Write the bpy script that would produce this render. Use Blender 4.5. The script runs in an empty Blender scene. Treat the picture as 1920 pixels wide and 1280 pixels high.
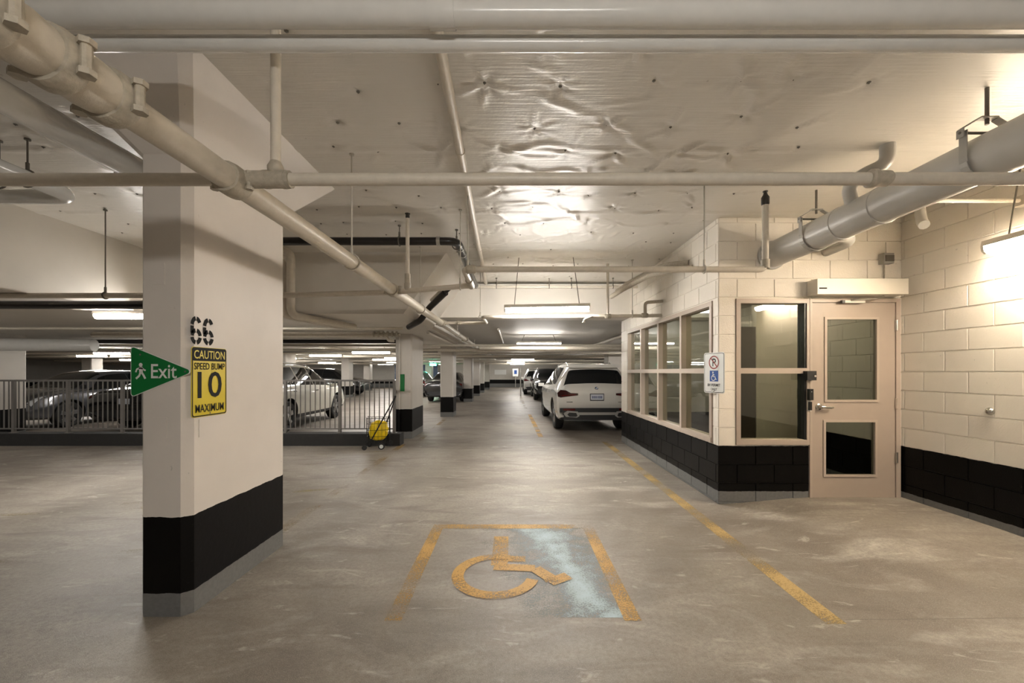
import bpy, bmesh, math, random
from mathutils import Vector, Matrix
random.seed(7)
S = bpy.context.scene
COL = S.collection

# ------------------------------------------------------------------ camera, world, exposure
cd = bpy.data.cameras.new('camera'); cam = bpy.data.objects.new('camera', cd); COL.objects.link(cam)
cd.sensor_width = 36.0; cd.lens = 36.0 * 750.0 / 1920.0
cd.shift_x = -2.0 / 1920.0; cd.shift_y = 57.0 / 1920.0
cd.clip_start = 0.05; cd.clip_end = 200
cam.location = (0, 0, 1.45); cam.rotation_euler = (math.pi / 2, 0, 0)
S.camera = cam
W = bpy.data.worlds.new('world'); S.world = W; W.use_nodes = True
W.node_tree.nodes['Background'].inputs[0].default_value = (1, .95, .88, 1)
W.node_tree.nodes['Background'].inputs[1].default_value = 0.02
S.view_settings.view_transform = 'Standard'; S.view_settings.look = 'None'
S.view_settings.gamma = 1.0; S.view_settings.use_curve_mapping = False
S.view_settings.exposure = 3.28

LAMP_COOL = (1.0, 0.955, 0.89); LAMP_WARM = (1.0, 0.85, 0.66)
P_MAIN = 20.0; P_WARM = 13.0; P_FAR = 11.0

# ------------------------------------------------------------------ materials
M = {}
def nt(name):
    m = bpy.data.materials.new(name); m.use_nodes = True; M[name] = m
    t = m.node_tree; return m, t, t.nodes['Principled BSDF']
def L(t, a, b): t.links.new(a, b)
def rgba(c): return (c[0], c[1], c[2], 1)
def simple(name, col, rough=.5, metal=0., coat=0., noise=0., nscale=20., bump=0., bscale=60., alpha=None, emit=None, es=0.):
    m, t, p = nt(name)
    p.inputs['Base Color'].default_value = rgba(col); p.inputs['Roughness'].default_value = rough
    p.inputs['Metallic'].default_value = metal; p.inputs['Coat Weight'].default_value = coat
    g = t.nodes.new('ShaderNodeNewGeometry')
    if noise > 0:
        n = t.nodes.new('ShaderNodeTexNoise'); n.inputs['Scale'].default_value = nscale; n.inputs['Detail'].default_value = 5
        L(t, g.outputs['Position'], n.inputs['Vector'])
        mx = t.nodes.new('ShaderNodeMix'); mx.data_type = 'RGBA'
        mx.inputs['A'].default_value = rgba([c * (1 - noise) for c in col]); mx.inputs['B'].default_value = rgba([min(1, c * (1 + noise)) for c in col])
        L(t, n.outputs['Fac'], mx.inputs['Factor']); L(t, mx.outputs['Result'], p.inputs['Base Color'])
    if bump > 0:
        n = t.nodes.new('ShaderNodeTexNoise'); n.inputs['Scale'].default_value = bscale; n.inputs['Detail'].default_value = 4
        L(t, g.outputs['Position'], n.inputs['Vector'])
        b = t.nodes.new('ShaderNodeBump'); b.inputs['Strength'].default_value = bump; b.inputs['Distance'].default_value = .01
        L(t, n.outputs['Fac'], b.inputs['Height']); L(t, b.outputs['Normal'], p.inputs['Normal'])
    if emit: p.inputs['Emission Color'].default_value = rgba(emit); p.inputs['Emission Strength'].default_value = es
    return m
def math_node(t, op, a, b=None, clamp=False):
    n = t.nodes.new('ShaderNodeMath'); n.operation = op; n.use_clamp = clamp
    for i, v in enumerate((a, b)):
        if v is None: continue
        if isinstance(v, (int, float)): n.inputs[i].default_value = v
        else: L(t, v, n.inputs[i])
    return n.outputs[0]
def mixc(t, f, a, b):
    mx = t.nodes.new('ShaderNodeMix'); mx.data_type = 'RGBA'
    for k, v in (('Factor', f), ('A', a), ('B', b)):
        if isinstance(v, (int, float)): mx.inputs[k].default_value = v
        elif isinstance(v, tuple): mx.inputs[k].default_value = rgba(v)
        else: L(t, v, mx.inputs[k])
    return mx.outputs['Result']
def noise_node(t, vec, scale, detail=4, rough=.55, dist=0.):
    n = t.nodes.new('ShaderNodeTexNoise'); n.inputs['Scale'].default_value = scale; n.inputs['Detail'].default_value = detail
    n.inputs['Roughness'].default_value = rough; n.inputs['Distortion'].default_value = dist
    L(t, vec, n.inputs['Vector']); return n.outputs['Fac']
def mapping(t, vec, scale=(1, 1, 1), rot=(0, 0, 0)):
    n = t.nodes.new('ShaderNodeMapping'); n.inputs['Scale'].default_value = scale; n.inputs['Rotation'].default_value = rot
    L(t, vec, n.inputs['Vector']); return n.outputs[0]
def ramp(t, f, lo, hi):
    n = t.nodes.new('ShaderNodeMapRange'); n.inputs['From Min'].default_value = lo; n.inputs['From Max'].default_value = hi
    L(t, f, n.inputs['Value']); return n.outputs[0]

def bands(name, white, zt, zb, black=(.0035, .003, .0028), grey=(.17, .17, .165), rough=.5, bump=.25, bsc=70.):
    # painted concrete: white above, black dado, grey foot
    m, t, p = nt(name)
    g = t.nodes.new('ShaderNodeNewGeometry'); pos = g.outputs['Position']
    sx = t.nodes.new('ShaderNodeSeparateXYZ'); L(t, pos, sx.inputs[0]); z = sx.outputs['Z']
    wob = math_node(t, 'MULTIPLY', math_node(t, 'SUBTRACT', noise_node(t, pos, 14., 3), .5), .016)
    zz = math_node(t, 'ADD', z, wob)
    n1 = noise_node(t, pos, 2.2, 5); n2 = noise_node(t, pos, 40., 3)
    w = mixc(t, n1, tuple(c * .88 for c in white), tuple(min(1, c * 1.08) for c in white))
    spots = ramp(t, noise_node(t, pos, 26., 2), .74, .78)
    w = mixc(t, math_node(t, 'MULTIPLY', spots, .5, True), w, tuple(c * .55 for c in white))
    k = mixc(t, ramp(t, n2, .66, .85), black, tuple(c * 3. + .006 for c in black))
    gr = mixc(t, n2, tuple(c * .75 for c in grey), tuple(c * 1.2 for c in grey))
    c = mixc(t, math_node(t, 'GREATER_THAN', zz, zb), gr, k)
    c = mixc(t, math_node(t, 'GREATER_THAN', zz, zt), c, w)
    L(t, c, p.inputs['Base Color']); p.inputs['Roughness'].default_value = rough; p.inputs['Specular IOR Level'].default_value = .15
    b = t.nodes.new('ShaderNodeBump'); b.inputs['Strength'].default_value = bump; b.inputs['Distance'].default_value = .006
    L(t, noise_node(t, pos, bsc, 4), b.inputs['Height']); L(t, b.outputs['Normal'], p.inputs['Normal'])
    return m

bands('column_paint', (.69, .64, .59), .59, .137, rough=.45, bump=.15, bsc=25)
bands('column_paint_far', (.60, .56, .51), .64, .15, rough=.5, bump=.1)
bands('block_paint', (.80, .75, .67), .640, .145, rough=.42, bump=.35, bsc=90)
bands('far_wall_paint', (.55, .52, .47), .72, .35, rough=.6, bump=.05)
simple('block_joint', (.36, .33, .28), .8)
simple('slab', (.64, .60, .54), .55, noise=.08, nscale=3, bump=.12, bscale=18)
simple('slab_shaded', (.46, .44, .41), .6, noise=.08, nscale=3, bump=.1, bscale=18)  # slab colour darkened to paint in the shade under the far soffit
simple('pipe_cream', (.60, .545, .46), .42, noise=.14, nscale=22, bump=.12, bscale=70)
simple('pipe_grey', (.70, .69, .66), .20, noise=.08, nscale=14, bump=.04, bscale=60)
simple('pipe_duct', (.46, .445, .41), .38, noise=.07, nscale=10, bump=.04, bscale=50)
simple('pipe_black', (.012, .010, .009), .28, noise=.2, nscale=20)
simple('fitting', (.42, .375, .30), .55, noise=.3, nscale=45, bump=.3, bscale=60)
simple('rod', (.16, .145, .12), .5, metal=.4)
simple('rod_pale', (.50, .47, .41), .5)
simple('brass_black', (.03, .025, .02), .4)
simple('bracket_steel', (.36, .345, .31), .45, metal=.2)
simple('frame_taupe', (.44, .365, .30), .4, noise=.05, nscale=30)
simple('door_taupe', (.40, .33, .27), .42, noise=.05, nscale=8)
simple('white_metal', (.70, .66, .58), .4)
simple('steel', (.6, .58, .54), .25, metal=1.)
simple('black_plastic', (.012, .012, .012), .4)
simple('dark_rubber', (.018, .018, .018), .75)
simple('housing', (.62, .58, .50), .45)
simple('fence_paint', (.155, .143, .13), .5, noise=.1, nscale=10)
simple('curb', (.018, .017, .016), .8, noise=.3, nscale=12, bump=.4, bscale=50)
simple('sign_green', (.004, .16, .035), .4)
simple('sign_white', (.75, .75, .72), .4)
simple('sign_yellow', (.68, .53, .02), .4)
simple('sign_black', (.010, .009, .008), .85)
simple('sign_red', (.28, .03, .02), .45)
simple('sign_blue', (.01, .07, .30), .45)
simple('stencil_black', (.006, .006, .006), .9)
simple('bag_yellow', (.80, .56, .005), .38, noise=.15, nscale=25, bump=.5, bscale=30)
simple('wire_black', (.010, .010, .010), .4, metal=.3)
simple('wheel_white', (.6, .6, .58), .4)
simple('interior_wall', (.50, .46, .39), .6, noise=.08, nscale=4, bump=.1)
simple('dark_interior', (.05, .045, .04), .6)
simple('tyre', (.012, .012, .012), .7)
simple('rim', (.55, .55, .55), .28, metal=.9)
simple('glass_dark', (.006, .007, .008), .04, coat=.0)
simple('glass_grey', (.03, .033, .036), .06)
simple('lamp_red', (.10, .004, .004), .15, coat=1.)
simple('lamp_dark_red', (.035, .004, .004), .12, coat=1.)
simple('lamp_clear', (.55, .56, .58), .1, coat=1.)
simple('chrome', (.7, .7, .7), .12, metal=1.)
simple('plate_white', (.55, .57, .62), .5)
simple('plate_blue', (.03, .05, .16), .5)
simple('cladding', (.016, .016, .017), .5)
simple('skid_grey', (.38, .37, .35), .35, metal=.3)
simple('badge_blue', (.03, .12, .35), .3)
simple('car_white', (.62, .60, .56), .25, coat=1.)
simple('car_pearl', (.66, .64, .56), .25, coat=1.)
simple('car_grey', (.12, .122, .135), .22, metal=.5, coat=1.)
simple('car_dark', (.012, .012, .013), .2, coat=1.)
simple('car_silver', (.35, .36, .37), .25, metal=.6, coat=1.)
simple('car_charcoal', (.022, .022, .024), .22, metal=.3, coat=1.)
simple('lobby_blue', (.05, .085, .15), .2)
simple('exit_glow', (.0, .3, .15), .4, emit=(.05, 1., .55), es=2.5)
def lamp_mat(name, col, es):
    m, t, p = nt(name); p.inputs['Base Color'].default_value = (.8, .8, .8, 1)
    p.inputs['Emission Color'].default_value = rgba(col); p.inputs['Emission Strength'].default_value = es
lamp_mat('lens_main', LAMP_COOL, P_MAIN); lamp_mat('lens_warm', LAMP_WARM, P_WARM); lamp_mat('lens_far', LAMP_COOL, P_FAR); lamp_mat('lens_booth', LAMP_WARM, 3.5); lamp_mat('lens_booth_fill', LAMP_COOL, 3.2); lamp_mat('lens_back', LAMP_COOL, 18.); lamp_mat('lens_left', LAMP_COOL, 14.)

def glass(name, tint, refl=1.0, rough=0.02):
    m = bpy.data.materials.new(name); m.use_nodes = True; M[name] = m; t = m.node_tree; t.nodes.clear()
    o = t.nodes.new('ShaderNodeOutputMaterial'); tr = t.nodes.new('ShaderNodeBsdfTransparent'); gl = t.nodes.new('ShaderNodeBsdfGlossy')
    tr.inputs[0].default_value = rgba(tint); gl.inputs['Roughness'].default_value = rough
    g = t.nodes.new('ShaderNodeNewGeometry'); dp = t.nodes.new('ShaderNodeVectorMath'); dp.operation = 'DOT_PRODUCT'   # Schlick reflectance, the same on both faces of a pane
    L(t, g.outputs['Incoming'], dp.inputs[0]); L(t, g.outputs['Normal'], dp.inputs[1])
    k = math_node(t, 'POWER', math_node(t, 'SUBTRACT', 1., math_node(t, 'ABSOLUTE', dp.outputs['Value']), True), 5.)
    fr = math_node(t, 'ADD', math_node(t, 'MULTIPLY', k, .96), .042)
    mx = t.nodes.new('ShaderNodeMixShader')
    L(t, math_node(t, 'MULTIPLY', fr, refl, True), mx.inputs[0]); L(t, tr.outputs[0], mx.inputs[1]); L(t, gl.outputs[0], mx.inputs[2])
    L(t, mx.outputs[0], o.inputs[0])
glass('pane_glass', (.74, .76, .70), 1.6)
glass('door_glass', (.52, .54, .50), 1.5)

def paint_wear(name, col, lo, hi, scale=30.):
    # road paint worn down to the concrete: chips are see-through
    m = bpy.data.materials.new(name); m.use_nodes = True; M[name] = m; t = m.node_tree
    p = t.nodes['Principled BSDF']; o = t.nodes['Material Output']; p.inputs['Roughness'].default_value = .6
    g = t.nodes.new('ShaderNodeNewGeometry'); pos = g.outputs['Position']
    p.inputs['Base Color'].default_value = rgba(col)
    tr = t.nodes.new('ShaderNodeBsdfTransparent'); mx = t.nodes.new('ShaderNodeMixShader')
    a = noise_node(t, pos, scale * 3, 3, .7); b = noise_node(t, pos, 1.7, 3)
    f = ramp(t, math_node(t, 'ADD', math_node(t, 'MULTIPLY', a, .45), math_node(t, 'MULTIPLY', b, .55)), lo, hi)
    L(t, f, mx.inputs[0]); L(t, tr.outputs[0], mx.inputs[1]); L(t, p.outputs[0], mx.inputs[2]); L(t, mx.outputs[0], o.inputs[0])
paint_wear('paint_orange', (.52, .31, .085), .42, .56)
paint_wear('paint_symbol', (.56, .32, .07), .38, .50)
paint_wear('paint_line_worn', (.46, .32, .13), .41, .58)
paint_wear('paint_orange_faint', (.46, .30, .10), .50, .66)
paint_wear('paint_yellow_faint', (.42, .34, .14), .52, .68)
paint_wear('paint_blue', (.36, .46, .51), .48, .62)
def blue_panel_mat():
    m = bpy.data.materials.new('paint_blue_panel'); m.use_nodes = True; M['paint_blue_panel'] = m; t = m.node_tree
    p = t.nodes['Principled BSDF']; o = t.nodes['Material Output']; p.inputs['Roughness'].default_value = .6
    pos = t.nodes.new('ShaderNodeNewGeometry').outputs['Position']
    sx = t.nodes.new('ShaderNodeSeparateXYZ'); L(t, pos, sx.inputs[0])
    fine = noise_node(t, pos, 90., 3, .75); mid = noise_node(t, pos, 5.5, 4, .6); big = noise_node(t, pos, 2.1, 3)
    # a less worn band of the paint runs along the right of the symbol
    d = math_node(t, 'ABSOLUTE', math_node(t, 'SUBTRACT', sx.outputs['X'], math_node(t, 'SUBTRACT', 1.12, math_node(t, 'MULTIPLY', sx.outputs['Y'], .24))))
    band = math_node(t, 'SUBTRACT', .62, math_node(t, 'MULTIPLY', d, 1.3))
    keep = math_node(t, 'ADD', math_node(t, 'MULTIPLY', fine, .45), math_node(t, 'ADD', math_node(t, 'MULTIPLY', mid, .35), math_node(t, 'MULTIPLY', band, .28)))
    L(t, mixc(t, ramp(t, math_node(t, 'ADD', band, math_node(t, 'MULTIPLY', mid, .5)), .55, .95), (.27, .30, .31), (.44, .58, .64)), p.inputs['Base Color'])
    tr = t.nodes.new('ShaderNodeBsdfTransparent'); mx = t.nodes.new('ShaderNodeMixShader')
    L(t, ramp(t, keep, .41, .58), mx.inputs[0]); L(t, tr.outputs[0], mx.inputs[1]); L(t, p.outputs[0], mx.inputs[2]); L(t, mx.outputs[0], o.inputs[0])
blue_panel_mat()
paint_wear('paint_lightblue', (.50, .66, .72), .44, .58)

def floor_mat():
    m, t, p = nt('concrete_floor')
    g = t.nodes.new('ShaderNodeNewGeometry'); pos = g.outputs['Position']
    n_big = noise_node(t, pos, .45, 5, .6, .6)
    n_mid = noise_node(t, mapping(t, pos, (1.1, 2.6, 1), (0, 0, .5)), 1.1, 6, .62, .8)
    n_str = noise_node(t, mapping(t, pos, (.6, 2.2, 1), (0, 0, -.45)), 1.6, 5, .6, .5)
    n_fine = noise_node(t, pos, 34., 6, .78); n_spk = noise_node(t, pos, 210., 2, .7)
    c = mixc(t, ramp(t, n_big, .36, .62), (.168, .141, .115), (.345, .308, .262))
    c = mixc(t, ramp(t, n_mid, .50, .72), c, (.42, .385, .335))
    c = mixc(t, math_node(t, 'MULTIPLY', ramp(t, n_str, .52, .68), .75, True), c, (.150, .122, .098))
    c = mixc(t, math_node(t, 'MULTIPLY', ramp(t, n_fine, .42, .66), .55, True), c, (.135, .115, .096))
    c = mixc(t, math_node(t, 'MULTIPLY', ramp(t, n_spk, .55, .68), .5, True), c, (.52, .48, .42))
    scuff = noise_node(t, mapping(t, pos, (1.6, 5.0, 1), (0, 0, .25)), 1.3, 8, .68, 1.4)
    c = mixc(t, math_node(t, 'MULTIPLY', ramp(t, scuff, .60, .67), .55, True), c, (.54, .495, .44))
    sx = t.nodes.new('ShaderNodeSeparateXYZ'); L(t, pos, sx.inputs[0])
    # saw-cut joint in the slab to the right of the bay
    d = math_node(t, 'ABSOLUTE', math_node(t, 'SUBTRACT', sx.outputs['Y'], 2.345))
    j = math_node(t, 'MULTIPLY', math_node(t, 'LESS_THAN', d, .004), math_node(t, 'GREATER_THAN', sx.outputs['X'], 1.95))
    c = mixc(t, math_node(t, 'MULTIPLY', j, .5, True), c, (.10, .085, .07))
    L(t, c, p.inputs['Base Color'])
    L(t, math_node(t, 'ADD', math_node(t, 'MULTIPLY', n_mid, .35), .30), p.inputs['Roughness'])
    b = t.nodes.new('ShaderNodeBump'); b.inputs['Strength'].default_value = .35; b.inputs['Distance'].default_value = .006
    L(t, math_node(t, 'ADD', n_fine, math_node(t, 'MULTIPLY', n_spk, .5)), b.inputs['Height']); L(t, b.outputs['Normal'], p.inputs['Normal'])
floor_mat()
def ceil_mat():
    m, t, p = nt('foil_ceiling')
    g = t.nodes.new('ShaderNodeNewGeometry'); pos = g.outputs['Position']
    n = noise_node(t, pos, 1.4, 4)
    c = mixc(t, n, (.60, .565, .51), (.70, .66, .60))
    sp = ramp(t, noise_node(t, pos, 17., 2), .76, .80)
    c = mixc(t, math_node(t, 'MULTIPLY', sp, .4, True), c, (.24, .21, .175))
    L(t, c, p.inputs['Base Color']); p.inputs['Roughness'].default_value = .33
    b = t.nodes.new('ShaderNodeBump'); b.inputs['Strength'].default_value = .8; b.inputs['Distance'].default_value = .006
    st = noise_node(t, mapping(t, pos, (1.2, 26, 1)), 2.2, 4, .6)
    gr = noise_node(t, pos, 9., 3)
    L(t, math_node(t, 'ADD', math_node(t, 'MULTIPLY', st, .6), math_node(t, 'MULTIPLY', gr, .6)), b.inputs['Height']); L(t, b.outputs['Normal'], p.inputs['Normal'])
ceil_mat()

# ------------------------------------------------------------------ mesh helpers
class MB:
    def __init__(s): s.v = []; s.f = []; s.mi = []
    def add(s, vs, fs, mi=0):
        o = len(s.v); s.v += [tuple(v) for v in vs]
        for f in fs: s.f.append([i + o for i in f]); s.mi.append(mi)
        return s
    def box(s, x0, x1, y0, y1, z0, z1, mi=0):
        return s.add([(x0, y0, z0), (x1, y0, z0), (x1, y1, z0), (x0, y1, z0), (x0, y0, z1), (x1, y0, z1), (x1, y1, z1), (x0, y1, z1)],
              [(0, 3, 2, 1), (4, 5, 6, 7), (0, 1, 5, 4), (1, 2, 6, 5), (2, 3, 7, 6), (3, 0, 4, 7)], mi)
    def prism(s, poly, axis, a0, a1, mi=0):
        # poly: 2D points, extruded along axis ('x','y','z')
        def P(q, a): return (a, q[0], q[1]) if axis == 'x' else ((q[0], a, q[1]) if axis == 'y' else (q[0], q[1], a))
        n = len(poly); vs = [P(q, a0) for q in poly] + [P(q, a1) for q in poly]
        fs = [list(range(n))[::-1], list(range(n, 2 * n))] + [(i, (i + 1) % n, n + (i + 1) % n, n + i) for i in range(n)]
        return s.add(vs, fs, mi)
    def tube(s, path, r, seg=14, bend=0., mi=0, caps=True):
        pts = [Vector(p) for p in path]
        if bend > 0 and len(pts) > 2:
            q = [pts[0]]
            for i in range(1, len(pts) - 1):
                a, b, c = pts[i - 1], pts[i], pts[i + 1]
                d = min(bend, (a - b).length * .49, (c - b).length * .49)
                p0 = b + (a - b).normalized() * d; p2 = b + (c - b).normalized() * d
                for k in range(7):
                    u = k / 6; q.append(p0 * (1 - u) ** 2 + b * 2 * u * (1 - u) + p2 * u * u)
            q.append(pts[-1]); pts = q
        rs = r if isinstance(r, (list, tuple)) else [r] * len(pts)
        t0 = (pts[1] - pts[0]).normalized()
        up = Vector((0, 0, 1)) if abs(t0.z) < .9 else Vector((1, 0, 0))
        n = t0.cross(up).normalized(); vs = []; fs = []
        for i, p in enumerate(pts):
            t = (pts[min(i + 1, len(pts) - 1)] - pts[max(i - 1, 0)]).normalized()
            n = (n - t * n.dot(t)).normalized(); b = t.cross(n)
            for k in range(seg):
                a = 2 * math.pi * k / seg; vs.append(p + (n * math.cos(a) + b * math.sin(a)) * rs[i])
        for i in range(len(pts) - 1):
            for k in range(seg):
                k2 = (k + 1) % seg; fs.append((i * seg + k, i * seg + k2, (i + 1) * seg + k2, (i + 1) * seg + k))
        if caps:
            fs.append(list(range(seg))[::-1]); m = (len(pts) - 1) * seg; fs.append(list(range(m, m + seg)))
        return s.add(vs, fs, mi)
    def lathe(s, prof, c, ax, seg=20, mi=0):
        # prof: list of (radius, distance along axis); ax: unit axis
        ax = Vector(ax).normalized(); c = Vector(c); up = Vector((0, 0, 1)) if abs(ax.z) < .9 else Vector((1, 0, 0))
        n = ax.cross(up).normalized(); b = ax.cross(n); vs = []; fs = []
        for (r, d) in prof:
            for k in range(seg):
                a = 2 * math.pi * k / seg; vs.append(c + ax * d + (n * math.cos(a) + b * math.sin(a)) * max(r, 1e-4))
        for i in range(len(prof) - 1):
            for k in range(seg):
                k2 = (k + 1) % seg; fs.append((i * seg + k, i * seg + k2, (i + 1) * seg + k2, (i + 1) * seg + k))
        fs.append(list(range(seg))[::-1]); m = (len(prof) - 1) * seg; fs.append(list(range(m, m + seg)))
        return s.add(vs, fs, mi)
    def mesh(s, name, mats, smooth=None):
        me = bpy.data.meshes.new(name); me.from_pydata(s.v, [], s.f); 
        for m in (mats if isinstance(mats, (list, tuple)) else [mats]): me.materials.append(M[m])
        if any(s.mi): me.polygons.foreach_set('material_index', s.mi)
        bm = bmesh.new(); bm.from_mesh(me); bmesh.ops.recalc_face_normals(bm, faces=bm.faces); bm.to_mesh(me); bm.free()
        if smooth is not None:
            me.polygons.foreach_set('use_smooth', [True] * len(me.polygons)); me.set_sharp_from_angle(angle=math.radians(smooth))
        me.update(); return me
    def build(s, name, mats, parent=None, smooth=None, loc=None):
        o = bpy.data.objects.new(name, s.mesh(name, mats, smooth)); COL.objects.link(o)
        if parent is not None: o.parent = parent
        if loc is not None: o.location = loc
        return o
def tag(o, label, cat, group=None):
    o['label'] = label; o['category'] = cat
    if group: o['group'] = group
    return o
def struct(o, label=None):
    o['kind'] = 'structure'
    if label: o['label'] = label
    return o
def thing(name, label, cat, loc=(0, 0, 0), rz=0., group=None):
    o = bpy.data.objects.new(name, None); COL.objects.link(o); o.location = loc; o.rotation_euler = (0, 0, rz); o.empty_display_size = .1
    return tag(o, label, cat, group)
def inst(name, mesh, parent=None, loc=(0, 0, 0), rot=(0, 0, 0)):
    o = bpy.data.objects.new(name, mesh); COL.objects.link(o); o.location = loc; o.rotation_euler = rot
    if parent is not None: o.parent = parent
    return o
def copy_tree(o, parent=None):
    c = o.copy(); COL.objects.link(c)
    if parent is not None: c.parent = parent
    for ch in list(o.children): copy_tree(ch, c)
    return c
def text_mesh(txt, name, mat, depth=.0006):
    cu = bpy.data.curves.new(name, 'FONT'); cu.body = txt; cu.align_x = 'CENTER'; cu.align_y = 'CENTER'; cu.size = 1; cu.extrude = 0; cu.resolution_u = 3
    cu.offset = .009
    ob = bpy.data.objects.new(name, cu); COL.objects.link(ob)
    dg = bpy.context.evaluated_depsgraph_get(); me = bpy.data.meshes.new_from_object(ob.evaluated_get(dg)); bpy.data.objects.remove(ob)
    xs = [v.co.x for v in me.vertices]; ys = [v.co.y for v in me.vertices]
    cx, cy = (min(xs) + max(xs)) / 2, (min(ys) + max(ys)) / 2; w, h = max(xs) - min(xs), max(ys) - min(ys)
    for v in me.vertices: v.co.x = (v.co.x - cx) / w; v.co.y = (v.co.y - cy) / h
    me.materials.clear(); me.materials.append(M[mat]); me.name = name; return me
def lettering(txt, mat, parent, M4, cx, cy, w, h, z=.002, name='lettering'):
    o = inst(name, text_mesh(txt, name, mat), parent)
    o.matrix_local = M4 @ Matrix.Translation((cx, cy, z)) @ Matrix.Diagonal((w, h, 1, 1)); return o
def flat(polys, mat, parent, M4, z, name, thick=0.):
    # 2D outlines (u right, v up) laid in a sign's plane
    mb = MB()
    for p in polys:
        if thick: mb.prism(p, 'z', z - thick, z)
        else: mb.add([(q[0], q[1], z) for q in p], [list(range(len(p)))])
    o = mb.build(name, mat, parent); o.matrix_local = M4; return o
def rrect(x0, x1, y0, y1, r, n=5):
    out = []
    for cx, cy, a0 in ((x1 - r, y1 - r, 0), (x0 + r, y1 - r, 90), (x0 + r, y0 + r, 180), (x1 - r, y0 + r, 270)):
        for k in range(n + 1):
            a = math.radians(a0 + 90 * k / n); out.append((cx + r * math.cos(a), cy + r * math.sin(a)))
    return out
def stroke(pts, w):
    # thick polyline as list of quads
    out = []
    n = len(pts); L_, R_ = [], []
    for i in range(n):
        a = Vector(pts[max(i - 1, 0)]); b = Vector(pts[min(i + 1, n - 1)]); d = (b - a).normalized(); nrm = Vector((-d.y, d.x)); p = Vector(pts[i])
        L_.append(p + nrm * w / 2); R_.append(p - nrm * w / 2)
    for i in range(n - 1): out.append([tuple(R_[i]), tuple(R_[i + 1]), tuple(L_[i + 1]), tuple(L_[i])])
    return out
def arc(cx, cy, rx, ry, a0, a1, n=20): return [(cx + rx * math.cos(math.radians(a0 + (a1 - a0) * k / n)), cy + ry * math.sin(math.radians(a0 + (a1 - a0) * k / n))) for k in range(n + 1)]
def disc(cx, cy, r, n=18): return [(cx + r * math.cos(2 * math.pi * k / n), cy + r * math.sin(2 * math.pi * k / n)) for k in range(n)]

ZC = 3.14      # high ceiling
ZL = 2.27      # low soffit on the side of the columns
ZB = 2.49      # low slab beyond the cross beam
# ------------------------------------------------------------------ floor
def sm(a, b, x):
    u = max(0., min(1., (x - a) / (b - a))); return u * u * (3 - 2 * u)
def floor_z(x, y): return .08 * sm(2.15, 3.3, x) * sm(2.0, 3.6, y) * (1 - sm(8.0, 9.5, y)) * (1 - sm(4.2, 4.5, x) * 0)
def build_floor():
    xs = [-34, -25, -18, -12, -8, -5, -3] + [-2 + .25 * i for i in range(28)] + [5.5, 7, 12]
    ys = [-7, -3, 0, 1] + [1.25 + .25 * i for i in range(38)] + [12, 16, 22, 30, 40]
    mb = MB(); nx = len(xs)
    mb.v = [(x, y, floor_z(x, y)) for y in ys for x in xs]
    for j in range(len(ys) - 1):
        for i in range(nx - 1): mb.f.append((j * nx + i, j * nx + i + 1, (j + 1) * nx + i + 1, (j + 1) * nx + i)); mb.mi.append(0)
    return struct(mb.build('floor', 'concrete_floor', smooth=60))
floor = build_floor()

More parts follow.
